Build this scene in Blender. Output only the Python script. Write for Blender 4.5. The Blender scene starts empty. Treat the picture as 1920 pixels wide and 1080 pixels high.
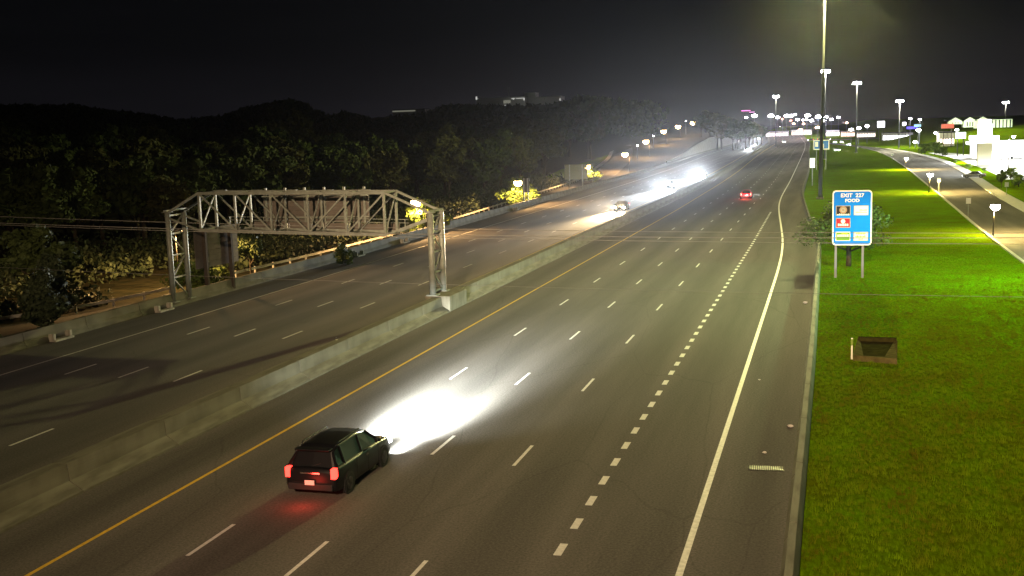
import bpy, bmesh, math, random
import numpy as np
from mathutils import Vector, Matrix
from math import radians, sin, cos, tan, pi
rnd = random.Random(7)
NR = np.random.default_rng(7)
sc = bpy.context.scene
C = sc.collection

# ------------------------------------------------------------------ camera
F_PX, PITCH, ROLL, YAW, CAM_H = 2058.962, 0.1378726, -0.0299374, -0.2800765, 12.270
fw = Vector((sin(YAW)*cos(PITCH), cos(YAW)*cos(PITCH), -sin(PITCH)))
rt0 = Vector((cos(YAW), -sin(YAW), 0)); up0 = rt0.cross(fw)
rt = rt0*cos(ROLL)+up0*sin(ROLL); up = up0*cos(ROLL)-rt0*sin(ROLL)
cd = bpy.data.cameras.new('camera'); cam = bpy.data.objects.new('camera', cd); C.objects.link(cam)
M3 = Matrix((rt, up, -fw)).transposed()
cam.matrix_world = Matrix.Translation((0, 0, CAM_H)) @ M3.to_4x4()
cd.sensor_width = 36; cd.lens = F_PX*36/1920; cd.clip_start = .5; cd.clip_end = 9000
sc.camera = cam
sc.view_settings.view_transform = 'Standard'; sc.view_settings.look = 'None'
sc.view_settings.exposure = 0; sc.view_settings.gamma = 1; sc.view_settings.use_curve_mapping = False
sc.cycles.use_denoising = True
sc.cycles.max_bounces = 5; sc.cycles.diffuse_bounces = 2; sc.cycles.glossy_bounces = 2
sc.cycles.transmission_bounces = 3; sc.cycles.transparent_max_bounces = 6; sc.cycles.volume_bounces = 0
sc.cycles.sample_clamp_indirect = 3
sc.cycles.use_light_tree = True

def ray(px, py):
    return fw + rt*((px-960)/F_PX) - up*((py-540)/F_PX)
def at(px, py, z=0.0):                      # where the sight line meets the level z
    d = ray(px, py); t = (z-CAM_H)/d.z; return Vector((0, 0, CAM_H))+d*t
def at_y(px, py, Y):                        # where it meets the distance Y along the road
    d = ray(px, py); return Vector((0, 0, CAM_H))+d*(Y/d.y)

HAZE = .00002
# ------------------------------------------------------------------ world: night sky with city glow
w = bpy.data.worlds.new('World'); sc.world = w; w.use_nodes = True
nt = w.node_tree; nt.nodes.clear(); N = nt.nodes.new; L = nt.links.new
out = N('ShaderNodeOutputWorld'); bg = N('ShaderNodeBackground'); L(bg.outputs[0], out.inputs[0])
tc = N('ShaderNodeTexCoord'); sep = N('ShaderNodeSeparateXYZ'); L(tc.outputs['Generated'], sep.inputs[0])
r1 = N('ShaderNodeValToRGB'); L(sep.outputs['Z'], r1.inputs[0])
cr = r1.color_ramp; cr.elements[0].position = 0.0; cr.elements[0].color = (.013, .012, .0155, 1)
cr.elements[1].position = .5; cr.elements[1].color = (.0045, .0048, .0055, 1)
e = cr.elements.new(.09); e.color = (.0050, .0052, .0063, 1)
e = cr.elements.new(.2); e.color = (.0036, .004, .0048, 1)
azm = N('ShaderNodeMapRange'); L(sep.outputs['X'], azm.inputs[0])      # the town lies to the east of the wood
azm.inputs[1].default_value = -.62; azm.inputs[2].default_value = .12; azm.inputs[3].default_value = .42; azm.inputs[4].default_value = 1.0
azm.interpolation_type = 'SMOOTHSTEP'
nz = N('ShaderNodeTexNoise'); nz.inputs['Scale'].default_value = 3.0; nz.inputs['Detail'].default_value = 4
mp = N('ShaderNodeMapping'); mp.inputs['Scale'].default_value = (1, 1, 7); L(tc.outputs['Generated'], mp.inputs[0]); L(mp.outputs[0], nz.inputs[0])
nm = N('ShaderNodeMapRange'); L(nz.outputs[0], nm.inputs[0]); nm.inputs[1].default_value = .45; nm.inputs[2].default_value = .75
nm.inputs[3].default_value = .95; nm.inputs[4].default_value = 1.3
mu = N('ShaderNodeMath'); mu.operation = 'MULTIPLY'; L(azm.outputs[0], mu.inputs[0]); L(nm.outputs[0], mu.inputs[1])
L(r1.outputs[0], bg.inputs[0]); L(mu.outputs[0], bg.inputs[1])

# ------------------------------------------------------------------ helpers
def tag(o, label=None, cat=None, group=None, kind=None):
    if label: o['label'] = label
    if cat: o['category'] = cat
    if group: o['group'] = group
    if kind: o['kind'] = kind
    return o
def empty(name, loc=(0, 0, 0), rz=0, label=None, cat=None, group=None):
    o = bpy.data.objects.new(name, None); C.objects.link(o); o.location = loc; o.rotation_euler.z = rz
    o.empty_display_size = .3
    return tag(o, label, cat, group)
class MB:
    def __init__(s): s.v = []; s.f = []; s.mi = []; s.cur = 0
    def add(s, vs, fs):
        b = len(s.v); s.v += [tuple(v) for v in vs]
        for f in fs: s.f.append(tuple(i+b for i in f)); s.mi.append(s.cur)
        return s
    def box(s, x0, x1, y0, y1, z0, z1):
        return s.add([(x0,y0,z0),(x1,y0,z0),(x1,y1,z0),(x0,y1,z0),(x0,y0,z1),(x1,y0,z1),(x1,y1,z1),(x0,y1,z1)],
                     [(0,3,2,1),(4,5,6,7),(0,1,5,4),(1,2,6,5),(2,3,7,6),(3,0,4,7)])
    def bar(s, a, b, wd, h=None):
        a = Vector(a); b = Vector(b); d = (b-a).normalized(); h = h or wd
        u = Vector((0, 0, 1)) if abs(d.z) < .95 else Vector((0, 1, 0))
        sd = d.cross(u).normalized(); u = sd.cross(d)
        vs = []
        for p in (a, b):
            for i, j in ((-1,-1),(1,-1),(1,1),(-1,1)): vs.append(p+sd*(i*wd/2)+u*(j*h/2))
        return s.add(vs, [(0,3,2,1),(4,5,6,7),(0,1,5,4),(1,2,6,5),(2,3,7,6),(3,0,4,7)])
    def tube(s, pts, rads, n=8, caps=True):
        pts = [Vector(p) for p in pts]
        if not hasattr(rads, '__len__'): rads = [rads]*len(pts)
        vs = []; ref = None
        for i, p in enumerate(pts):
            d = (pts[min(i+1, len(pts)-1)]-pts[max(i-1, 0)]).normalized()
            u = Vector((0, 0, 1)) if abs(d.z) < .9 else Vector((1, 0, 0))
            a = d.cross(u).normalized(); b = d.cross(a)
            for k in range(n): t = 2*pi*k/n; vs.append(p+(a*cos(t)+b*sin(t))*rads[i])
        fs = []
        for i in range(len(pts)-1):
            for k in range(n): k2 = (k+1) % n; fs.append((i*n+k, i*n+k2, (i+1)*n+k2, (i+1)*n+k))
        if caps: fs += [tuple(range(n-1, -1, -1)), tuple((len(pts)-1)*n+k for k in range(n))]
        return s.add(vs, fs)
    def lathe(s, prof, n=16, c=(0, 0, 0)):
        vs = [(c[0]+r*cos(2*pi*k/n), c[1]+r*sin(2*pi*k/n), c[2]+z) for r, z in prof for k in range(n)]
        fs = [(i*n+k, i*n+(k+1) % n, (i+1)*n+(k+1) % n, (i+1)*n+k) for i in range(len(prof)-1) for k in range(n)]
        fs += [tuple(range(n-1, -1, -1)), tuple((len(prof)-1)*n+k for k in range(n))]
        return s.add(vs, fs)
    def prism(s, poly, y0, y1):               # poly in (x,z), extruded along y
        n = len(poly)
        vs = [(x, y0, z) for x, z in poly]+[(x, y1, z) for x, z in poly]
        return s.add(vs, [tuple(range(n)), tuple(range(2*n-1, n-1, -1))]+[(i, i+n, (i+1) % n+n, (i+1) % n) for i in range(n)])
    def mesh(s, name, *mats, smooth=False):
        me = bpy.data.meshes.new(name); me.from_pydata(s.v, [], s.f)
        for m in mats: me.materials.append(m)
        if len(mats) > 1: me.polygons.foreach_set('material_index', s.mi)
        if smooth: me.polygons.foreach_set('use_smooth', [True]*len(me.polygons))
        me.update(); return me
    def build(s, name, mat, parent=None, smooth=False, bevel=0, loc=None):
        mats = mat if isinstance(mat, (list, tuple)) else [mat]
        o = bpy.data.objects.new(name, s.mesh(name, *mats, smooth=smooth)); C.objects.link(o)
        if bevel:
            md = o.modifiers.new('b', 'BEVEL'); md.width = bevel; md.segments = 2; md.limit_method = 'ANGLE'
        if parent: o.parent = parent
        if loc: o.location = loc
        return o
def link_mesh(name, me, parent=None, loc=(0, 0, 0), rz=0, scale=None):
    o = bpy.data.objects.new(name, me); C.objects.link(o); o.location = loc; o.rotation_euler.z = rz
    if parent: o.parent = parent
    if scale: o.scale = scale
    return o
KIDS = {}
def children(o): return [c for c in bpy.data.objects if c.parent == o]
def copy_tree(o, parent=None, kids=None):
    c = o.copy(); C.objects.link(c)
    if parent: c.parent = parent
    for ch in list(o.children): copy_tree(ch, c)
    return c
def copy_thing(o, loc, rz=0, label=None, group=None):
    c = copy_tree(o); c.location = loc; c.rotation_euler.z = rz
    if label: c['label'] = label
    if group: c['group'] = group
    return c

# ------------------------------------------------------------------ materials
def mat(name, col, rough=.6, metal=0, noise=0, nscale=5, col2=None, bump=0, bscale=40, spec=.12, stretch=None, detail=5):
    m = bpy.data.materials.new(name); m.use_nodes = True; t = m.node_tree; b = t.nodes['Principled BSDF']
    b.inputs['Base Color'].default_value = (*col, 1); b.inputs['Roughness'].default_value = rough
    b.inputs['Metallic'].default_value = metal; b.inputs['Specular IOR Level'].default_value = spec
    tcn = t.nodes.new('ShaderNodeTexCoord'); src = tcn.outputs['Object']
    if stretch:
        q = t.nodes.new('ShaderNodeMapping'); q.inputs['Scale'].default_value = stretch; t.links.new(src, q.inputs[0]); src = q.outputs[0]
    if noise or col2:
        n = t.nodes.new('ShaderNodeTexNoise'); n.inputs['Scale'].default_value = nscale; n.inputs['Detail'].default_value = detail
        t.links.new(src, n.inputs[0])
        r = t.nodes.new('ShaderNodeValToRGB'); t.links.new(n.outputs[0], r.inputs[0])
        c2 = col2 or tuple(c*(1-noise) for c in col)
        r.color_ramp.elements[0].position = .32; r.color_ramp.elements[0].color = (*c2, 1)
        r.color_ramp.elements[1].position = .68; r.color_ramp.elements[1].color = (*col, 1)
        t.links.new(r.outputs[0], b.inputs['Base Color'])
    if bump:
        n = t.nodes.new('ShaderNodeTexNoise'); n.inputs['Scale'].default_value = bscale; n.inputs['Detail'].default_value = 4
        t.links.new(src, n.inputs[0]); q = t.nodes.new('ShaderNodeBump'); q.inputs['Strength'].default_value = bump
        q.inputs['Distance'].default_value = .03; t.links.new(n.outputs[0], q.inputs['Height']); t.links.new(q.outputs[0], b.inputs['Normal'])
    return m
def emis(name, col, s, base=(.1, .1, .1), sample='NONE'):
    m = bpy.data.materials.new(name); m.use_nodes = True; b = m.node_tree.nodes['Principled BSDF']
    b.inputs['Base Color'].default_value = (*base, 1); b.inputs['Emission Color'].default_value = (*col, 1)
    b.inputs['Emission Strength'].default_value = s; m.cycles.emission_sampling = sample
    return m

def asphalt(name, dark, light, lanes=None):
    """worn asphalt: fine aggregate, broad patches, wheel paths running with the lanes, sealed cracks"""
    m = bpy.data.materials.new(name); m.use_nodes = True; t = m.node_tree; nn = t.nodes.new; ln = t.links.new
    b = t.nodes['Principled BSDF']; b.inputs['Roughness'].default_value = .95; b.inputs['Specular IOR Level'].default_value = .08
    g = nn('ShaderNodeTexCoord'); o = g.outputs['Object']
    n1 = nn('ShaderNodeTexNoise'); n1.inputs['Scale'].default_value = 12; n1.inputs['Detail'].default_value = 8; n1.inputs['Roughness'].default_value = .75; ln(o, n1.inputs[0])
    mp = nn('ShaderNodeMapping'); mp.inputs['Scale'].default_value = (.55, .035, 1); ln(o, mp.inputs[0])
    n2 = nn('ShaderNodeTexNoise'); n2.inputs['Scale'].default_value = 1; n2.inputs['Detail'].default_value = 5; ln(mp.outputs[0], n2.inputs[0])
    r = nn('ShaderNodeValToRGB'); ln(n1.outputs[0], r.inputs[0])
    r.color_ramp.elements[0].position = .3; r.color_ramp.elements[0].color = (*dark, 1)
    r.color_ramp.elements[1].position = .72; r.color_ramp.elements[1].color = (*light, 1)
    mr = nn('ShaderNodeMapRange'); ln(n2.outputs[0], mr.inputs[0]); mr.inputs[1].default_value = .3; mr.inputs[2].default_value = .7
    mr.inputs[3].default_value = .72; mr.inputs[4].default_value = 1.18
    mx = nn('ShaderNodeMix'); mx.data_type = 'RGBA'; mx.blend_type = 'MULTIPLY'; mx.inputs[0].default_value = 1
    ln(r.outputs[0], mx.inputs[6])
    val = mr.outputs[0]
    if lanes:
        s = nn('ShaderNodeSeparateXYZ'); ln(o, s.inputs[0])
        # lighter polished wheel paths / darker oil strip: period = one lane
        a = nn('ShaderNodeMath'); a.operation = 'MULTIPLY_ADD'; ln(s.outputs[0], a.inputs[0]); a.inputs[1].default_value = 2*pi/lanes[1]; a.inputs[2].default_value = -2*pi*lanes[0]/lanes[1]
        c = nn('ShaderNodeMath'); c.operation = 'COSINE'; ln(a.outputs[0], c.inputs[0])
        q = nn('ShaderNodeMath'); q.operation = 'MULTIPLY_ADD'; ln(c.outputs[0], q.inputs[0]); q.inputs[1].default_value = .12; q.inputs[2].default_value = .97
        k = nn('ShaderNodeMath'); k.operation = 'MULTIPLY'; ln(val, k.inputs[0]); ln(q.outputs[0], k.inputs[1]); val = k.outputs[0]
    # tar-sealed cracks
    vmap = nn('ShaderNodeMapping'); vmap.inputs['Scale'].default_value = (.16, .045, 1); ln(o, vmap.inputs[0])
    wob = nn('ShaderNodeTexNoise'); wob.inputs['Scale'].default_value = 3; ln(vmap.outputs[0], wob.inputs[0])
    ad = nn('ShaderNodeMix'); ad.data_type = 'RGBA'; ad.blend_type = 'ADD'; ad.inputs[0].default_value = .12; ln(vmap.outputs[0], ad.inputs[6]); ln(wob.outputs[1], ad.inputs[7])
    v = nn('ShaderNodeTexVoronoi'); v.feature = 'DISTANCE_TO_EDGE'; v.inputs['Scale'].default_value = 1; ln(ad.outputs[2], v.inputs[0])
    cm = nn('ShaderNodeMapRange'); ln(v.outputs[0], cm.inputs[0]); cm.inputs[1].default_value = .0; cm.inputs[2].default_value = .006; cm.inputs[3].default_value = .84; cm.inputs[4].default_value = 1
    k2 = nn('ShaderNodeMath'); k2.operation = 'MULTIPLY'; ln(val, k2.inputs[0]); ln(cm.outputs[0], k2.inputs[1])
    ln(k2.outputs[0], mx.inputs[7]); ln(mx.outputs[2], b.inputs['Base Color'])
    bp = nn('ShaderNodeBump'); bp.inputs['Strength'].default_value = .5; bp.inputs['Distance'].default_value = .012
    n3 = nn('ShaderNodeTexNoise'); n3.inputs['Scale'].default_value = 28; n3.inputs['Detail'].default_value = 3; ln(o, n3.inputs[0])
    ln(n3.outputs[0], bp.inputs['Height']); ln(bp.outputs[0], b.inputs['Normal'])
    return m
M = {}
M['road'] = asphalt('asphalt', (.044, .040, .036), (.135, .122, .108), lanes=(-14.8, 3.66))
M['road2'] = asphalt('asphalt_frontage', (.06, .055, .048), (.12, .11, .1))
def paint(name, col):
    m = mat(name, col, .6, noise=.3, nscale=6); t = m.node_tree; b = t.nodes['Principled BSDF']
    return m
M['white'] = paint('white_road_paint', (.62, .6, .56)); M['yellow'] = paint('yellow_road_paint', (.62, .40, .035))
def concrete(name, a, bcol):
    m = mat(name, a, .85, noise=.2, nscale=1.2, col2=bcol, bump=.4, bscale=14, stretch=(1, .5, 1))
    t = m.node_tree; b = t.nodes['Principled BSDF']; nn = t.nodes.new; ln = t.links.new
    old = b.inputs['Base Color'].links[0].from_socket
    mp = nn('ShaderNodeMapping'); mp.inputs['Scale'].default_value = (2, 2.4, .25); g = nn('ShaderNodeTexCoord'); ln(g.outputs['Object'], mp.inputs[0])
    n = nn('ShaderNodeTexNoise'); n.inputs['Scale'].default_value = 1.6; n.inputs['Detail'].default_value = 6; ln(mp.outputs[0], n.inputs[0])
    r = nn('ShaderNodeMapRange'); ln(n.outputs[0], r.inputs[0]); r.inputs[1].default_value = .35; r.inputs[2].default_value = .6; r.inputs[3].default_value = .62; r.inputs[4].default_value = 1.0
    mx = nn('ShaderNodeMix'); mx.data_type = 'RGBA'; mx.blend_type = 'MULTIPLY'; mx.inputs[0].default_value = 1
    ln(old, mx.inputs[6]); ln(r.outputs[0], mx.inputs[7]); ln(mx.outputs[2], b.inputs['Base Color'])
    return m
M['conc'] = concrete('barrier_concrete', (.165, .16, .12), (.115, .11, .08))
M['conc2'] = concrete('clean_concrete', (.42, .40, .34), (.30, .29, .24))
M['walk'] = mat('sidewalk_concrete', (.42, .40, .36), .85, noise=.25, nscale=1.5)
M['steel'] = mat('galvanised_steel', (.225, .245, .21), .55, metal=.3, noise=.3, nscale=3)
M['steel2'] = mat('guardrail_steel', (.5, .49, .46), .5, metal=.4, noise=.35, nscale=2)
M['signback'] = mat('sign_back_aluminium', (.12, .105, .09), .6, metal=.2, noise=.3, nscale=1.2)
M['wood'] = mat('treated_timber', (.05, .04, .03), .9, noise=.4, nscale=8)
M['bark'] = mat('bark', (.07, .055, .04), .9, noise=.5, nscale=10)
M['black'] = mat('black_rubber', (.012, .012, .012), .8)
M['cable'] = mat('cable_sheath', (.12, .12, .11), .6)
M['grate'] = mat('cast_iron_grate', (.13, .125, .10), .6, metal=.3, noise=.3)
M['mudshade'] = mat('mud_with_pit_shade', (.035, .032, .008), .95, noise=.5, nscale=3, spec=0)  # wet mud, its dark tone also standing for the pit's shaded depth
M['pole'] = mat('mast_steel', (.14, .145, .16), .5, metal=.4)
M['poledark'] = mat('dark_bronze_pole', (.035, .03, .025), .5)
def leaf(name, a, b2):
    m = bpy.data.materials.new(name); m.use_nodes = True; t = m.node_tree; b = t.nodes['Principled BSDF']
    g = t.nodes.new('ShaderNodeTexCoord'); n = t.nodes.new('ShaderNodeTexNoise'); n.inputs['Scale'].default_value = .9; n.inputs['Detail'].default_value = 4
    t.links.new(g.outputs['Object'], n.inputs[0]); r = t.nodes.new('ShaderNodeValToRGB'); t.links.new(n.outputs[0], r.inputs[0])
    r.color_ramp.elements[0].position = .35; r.color_ramp.elements[0].color = (*b2, 1); r.color_ramp.elements[1].position = .65; r.color_ramp.elements[1].color = (*a, 1)
    t.links.new(r.outputs[0], b.inputs['Base Color']); b.inputs['Roughness'].default_value = .7; b.inputs['Specular IOR Level'].default_value = .25
    return m
M['leafA'] = leaf('oak_leaves', (.060, .085, .022), (.032, .050, .014))
M['leafB'] = leaf('maple_leaves', (.085, .085, .028), (.045, .052, .018))
M['leafC'] = leaf('cedar_needles', (.045, .06, .026), (.022, .034, .014))
M['leafD'] = leaf('shrub_leaves', (.11, .15, .02), (.05, .09, .012))

# grass ground
def grass_mat():
    m = bpy.data.materials.new('mown_grass_soil'); m.use_nodes = True; t = m.node_tree; nn = t.nodes.new; ln = t.links.new
    b = t.nodes['Principled BSDF']; b.inputs['Roughness'].default_value = .95; b.inputs['Specular IOR Level'].default_value = .0
    g = nn('ShaderNodeTexCoord'); o = g.outputs['Object']
    n = nn('ShaderNodeTexNoise'); n.inputs['Scale'].default_value = .22; n.inputs['Detail'].default_value = 9; n.inputs['Roughness'].default_value = .68; ln(o, n.inputs[0])
    r = nn('ShaderNodeValToRGB'); ln(n.outputs[0], r.inputs[0]); el = r.color_ramp.elements
    el[0].position = .30; el[0].color = (.075, .088, .001, 1); el[1].position = .72; el[1].color = (.085, .19, .0015, 1)
    e = el.new(.48); e.color = (.078, .135, .001, 1)
    mp = nn('ShaderNodeMapping'); mp.inputs['Scale'].default_value = (5, 1.4, 1); mp.inputs['Rotation'].default_value = (0, 0, .5); ln(o, mp.inputs[0])
    n2 = nn('ShaderNodeTexNoise'); n2.inputs['Scale'].default_value = 1.4; n2.inputs['Detail'].default_value = 8; n2.inputs['Roughness'].default_value = .7; ln(mp.outputs[0], n2.inputs[0])
    r2 = nn('ShaderNodeMapRange'); ln(n2.outputs[0], r2.inputs[0]); r2.inputs[1].default_value = .35; r2.inputs[2].default_value = .65; r2.inputs[3].default_value = .55; r2.inputs[4].default_value = 1.3
    mx = nn('ShaderNodeMix'); mx.data_type = 'RGBA'; mx.blend_type = 'MULTIPLY'; mx.inputs[0].default_value = 1
    ln(r.outputs[0], mx.inputs[6]); ln(r2.outputs[0], mx.inputs[7]); ln(mx.outputs[2], b.inputs['Base Color'])
    bp = nn('ShaderNodeBump'); bp.inputs['Strength'].default_value = .6; bp.inputs['Distance'].default_value = .08
    ln(n2.outputs[0], bp.inputs['Height']); ln(bp.outputs[0], b.inputs['Normal'])
    return m
M['grass'] = grass_mat()
M['blade'] = leaf('grass_blades', (.098, .185, .002), (.078, .074, .004)); M['blade'].node_tree.nodes['Principled BSDF'].inputs['Specular IOR Level'].default_value = 0
t = M['blade'].node_tree; gp = t.nodes.new('ShaderNodeNewGeometry'); nz_ = [n for n in t.nodes if n.type == 'TEX_NOISE'][0]; mpp = t.nodes.new('ShaderNodeMapping'); mpp.inputs['Scale'].default_value = (1.5, .5, 1); t.links.new(gp.outputs['Position'], mpp.inputs[0]); t.links.new(mpp.outputs[0], nz_.inputs[0]); nz_.inputs['Scale'].default_value = .35; nz_.inputs['Detail'].default_value = 8; nz_.inputs['Roughness'].default_value = .7

# ------------------------------------------------------------------ alignment of the highway (x at distance y)
def curve(*kn):
    ys = [k[0] for k in kn]; xs = [k[1] for k in kn]
    return lambda y: float(np.mean(np.interp(y+np.array([-.09, -.06, -.03, 0, .03, .06, .09])*max(y, 0), ys, xs)))
R_BAR = curve((0,-1.2),(30,-1.15),(60,-.95),(120,-.85),(131,-1.6),(158,-2.7),(208,-4.5),(322,-4.8),(428,-6.3),(600,-9),(909,-12.5),(1300,-25))
NB_EDGE = curve((0,-3.8),(100,-3.9),(118,-4.2),(131,-4.8),(150,-5.75),(170,-6.8),(190,-7.5),(215,-7.7),(255,-7.8),(428,-9.3),(650,-11.5),(909,-15.8),(1300,-30))
NB_YEL = curve((0,-22.25),(175,-22.3),(209,-22.7),(253,-23.1),(332,-24.6),(430,-27.5),(560,-31),(909,-38),(1300,-58))
MED = curve((0,-26.5),(230,-26.5),(300,-27.4),(350,-28.4),(455,-31.2),(600,-35),(909,-43.5),(1300,-64))
SB_YEL = curve((0,-29.15),(110,-29.3),(150,-29.6),(250,-30.1),(300,-30.7),(350,-31.8),(455,-34.6),(600,-39),(909,-49),(1300,-70))
SB_EDGE = curve((0,-43.7),(75,-43.8),(150,-44.7),(209,-45),(280,-46.2),(350,-48),(455,-52),(560,-57),(909,-64),(1300,-85))
SB_BAR = curve((0,-47.9),(100,-47.9),(132,-48.6),(174,-49.5),(239,-50.8),(347,-52.6),(455,-56.5),(560,-61.5),(795,-66),(1000,-72),(1300,-92))
def far_rise(y): return 0 if y < 950 else min((y-950)*.009, 15)
def zfront(y): return float(np.interp(y, [0, 230, 300, 350, 450, 560, 650, 760, 1000, 1400], [-1.5, -1.5, -1.2, -.3, 1.9, 5.6, 7.8, 9.5, 11, 14]))
def ground_z(x, y):
    s = x-SB_BAR(y); z = -.06+far_rise(y)
    if s < -.9:
        k = min(1, (-s-.9)/.5); z = z*(1-k)+zfront(y)*k
        k2 = max(0, min(1, (-s-14)/160)); z += 5*k2*k2
    if x > 40:                                                       # the retail hill on the far right
        k = max(0, min(1, (y-430)/220))*max(0, min(1, (x-48)/30)); z += 8.6*k*k*(3-2*k)
    return z

def strip(fa, fb, y0, y1, zoff, step=10, nx=1):
    b = MB(); ys = list(np.arange(y0, y1, step))+[y1]
    vs = []
    for y in ys:
        a, c = fa(y), fb(y)
        for i in range(nx+1): vs.append((a+(c-a)*i/nx, y, zoff+far_rise(y)))
    n = nx+1
    fs = [(j*n+i, j*n+i+1, (j+1)*n+i+1, (j+1)*n+i) for j in range(len(ys)-1) for i in range(nx)]
    return b.add(vs, fs)

# ------------------------------------------------------------------ ground
ss = [-2600,-1800,-1200,-800,-500,-320,-220,-150,-100,-70,-50,-35,-25,-18,-14,-10,-7,-5,-3.4,-2.2,-1.4,-.9,0,10,24,36,46,48,50,54,60,66,72,80,95,105,115,130,150,180,230,300,420,600,900,1300,1900,2800]
ys = [-140,-60,-20,10]+list(range(30,300,15))+list(range(300,1000,25))+list(range(1000,1500,50))+[1600,1800,2100,2500,3200,4200,5500]
vs = [(SB_BAR(y)+s, y, ground_z(SB_BAR(y)+s, y)) for y in ys for s in ss]; n = len(ss)
k0 = ss.index(-.9)
g = MB().add(vs, [(j*n+i, j*n+i+1, (j+1)*n+i+1, (j+1)*n+i) for j in range(len(ys)-1) for i in range(k0, n-1)])
tag(g.build('ground', M['grass'], smooth=True), kind='structure')
g = MB().add(vs, [(j*n+i, j*n+i+1, (j+1)*n+i+1, (j+1)*n+i) for j in range(len(ys)-1) for i in range(k0)])
M['litter_floor'] = mat('leaf_litter', (.040, .034, .016), .95, noise=.5, nscale=.8, col2=(.012, .014, .006), spec=.05, bump=.6, bscale=3)
tag(g.build('woodland_ground', M['litter_floor'], smooth=True), kind='structure')

# ------------------------------------------------------------------ highway + markings
hw = strip(lambda y: SB_BAR(y)-.2, lambda y: R_BAR(y)+.2, -60, 1300, 0, 10, 4).build('highway', M['road']); tag(hw, kind='structure')
def line(fx, y0, y1, wd, m, name, z=.004):
    return strip(lambda y: fx(y)-wd/2, lambda y: fx(y)+wd/2, y0, y1, z, 5).build(name, m, hw)
line(NB_YEL, 5, 1200, .15, M['yellow'], 'yellow_edge_line'); line(NB_EDGE, 5, 1200, .20, M['white'], 'white_edge_line')
line(SB_YEL, 5, 1200, .15, M['yellow'], 'yellow_edge_line'); line(SB_EDGE, 5, 1200, .15, M['white'], 'white_edge_line')
dash_me = MB().box(-.065, .065, 0, 2.75, 0, .004).mesh('lane_dash', M['white'])
dot_me = MB().box(-.12, .12, 0, .95, 0, .004).mesh('lane_dot', M['white'])
def lane(k, n, side):                       # k-th lane line of n lanes
    if side == 'N':
        return lambda y: NB_YEL(y)+(-7.72+.0-NB_YEL(0)+(-7.75+7.72))*k/4 if y < 190 else NB_YEL(y)+(NB_EDGE(y)-NB_YEL(y))*k/4
    return lambda y: SB_YEL(y)+(SB_EDGE(y)-SB_YEL(y))*k/4
LX = {1: -18.42, 2: -14.72, 3: -11.15}
far = MB()
def dash(fx, y, me, ln):
    x = fx(y); x2 = fx(y+ln)
    if y < 330: link_mesh(me.name, me, hw, (x, y, .0045), -math.atan2(x2-x, ln))
    else:
        wd = .065 if ln > 2 else .12
        far.add([(x-wd, y, .006), (x+wd, y, .006), (x2+wd, y+ln, .006), (x2-wd, y+ln, .006)], [(0, 1, 2, 3)])
for k, y0 in ((1, 27.75), (2, 26.95), (3, 26.1)):
    f = (lambda k: (lambda y: LX[k]+(NB_YEL(y)+22.25) if y < 190 else LX[k]+(NB_YEL(y)+22.25)*(1-k/4)+(NB_EDGE(y)+7.8)*k/4))(k)
    for i in range(0, 60): dash(f, y0+i*12.19, dash_me, 2.75)
for i in range(0, 61):
    y = 30.0+i*2.2426
    if y < 168: dash(lambda y: -7.5 if y < 120 else -7.5-.005*(y-120), y, dot_me, .95)
for k, y0 in ((1, 37.2), (2, 49.8-12.19), (3, 50.1-12.19)):
    f = (lambda k: (lambda y: SB_YEL(y)+(SB_EDGE(y)-SB_YEL(y))*k/4))(k)
    for i in range(0, 60): dash(f, y0+i*12.19, dash_me, 2.75)
o = far.build('far_lane_dashes', M['white'], hw); o['kind'] = 'stuff'

jy = at(1450, 302).y
strip(lambda y: NB_YEL(y)-1.8, lambda y: R_BAR(y), jy, jy+.9, .008, .9).build('expansion_joint', M['black'], hw)
strip(lambda y: SB_EDGE(y)+6, lambda y: SB_YEL(y)+.8, jy+2, jy+2.9, .008, .9).build('expansion_joint', M['black'], hw)
# ------------------------------------------------------------------ concrete barriers (cast in 6 m lengths with open joints)
def barrier(name, label, fx, prof, y0, y1, m, seg=6.1, lim=330, joint=.055):
    root = empty(name, (fx(y0), y0, 0), 0, label, 'barrier')
    segm = MB().prism(prof, 0, 1).mesh('barrier_segment', m)
    y = y0; far = MB()
    while y < y1:
        x, x2 = fx(y), fx(y+seg)
        if y < lim:
            o = link_mesh('barrier_segment', segm, root, (x-fx(y0), y-y0, 0), -math.atan2(x2-x, seg), (1, math.hypot(seg, x2-x)-joint, 1))
        else:
            n = len(prof)
            far.add([(x-fx(y0)+p, y-y0, q+far_rise(y)) for p, q in prof]+[(x2-fx(y0)+p, y+seg-y0, q+far_rise(y+seg)) for p, q in prof],
                    [(i, i+n, (i+1) % n+n, (i+1) % n) for i in range(n)])
        y += seg
    if far.v: o = far.build('far_barrier_run', m, root)
    return root
barrier('median_barrier', 'long pale concrete median wall between the two carriageways', MED,
        [(.92,0),(-.92,0),(-.92,.08),(-.38,.42),(-.32,1.05),(.32,1.05),(.38,.42),(.92,.08)], 8, 1180, M['conc'])
barrier('shoulder_barrier', 'concrete shoulder barrier between the far carriageway and the lamplit side road', lambda y: SB_BAR(y)-.35,
        [(.32,0),(-.32,0),(-.3,.9),(-.12,.98),(.08,.98),(.14,.4),(.32,.12)], 20, 1100, M['conc'])
barrier('verge_barrier', 'low concrete barrier between the near shoulder and the grass verge', lambda y: R_BAR(y)+.3,
        [(.24,-.05),(-.26,-.05),(-.26,.10),(-.14,.28),(-.1,.72),(.12,.72),(.24,.25)], 20, 900, M['conc'])
# pedestal block of the sign bridge
pd = MB(); pd.box(-.95, .95, -1.7, 2.1, 0, 1.12)
tag(pd.build('gantry_pedestal', M['conc'], bevel=.04, loc=(-26.5, 74.5, 0)), 'pale square concrete pedestal in the median under the truss tower', 'pedestal')
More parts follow.
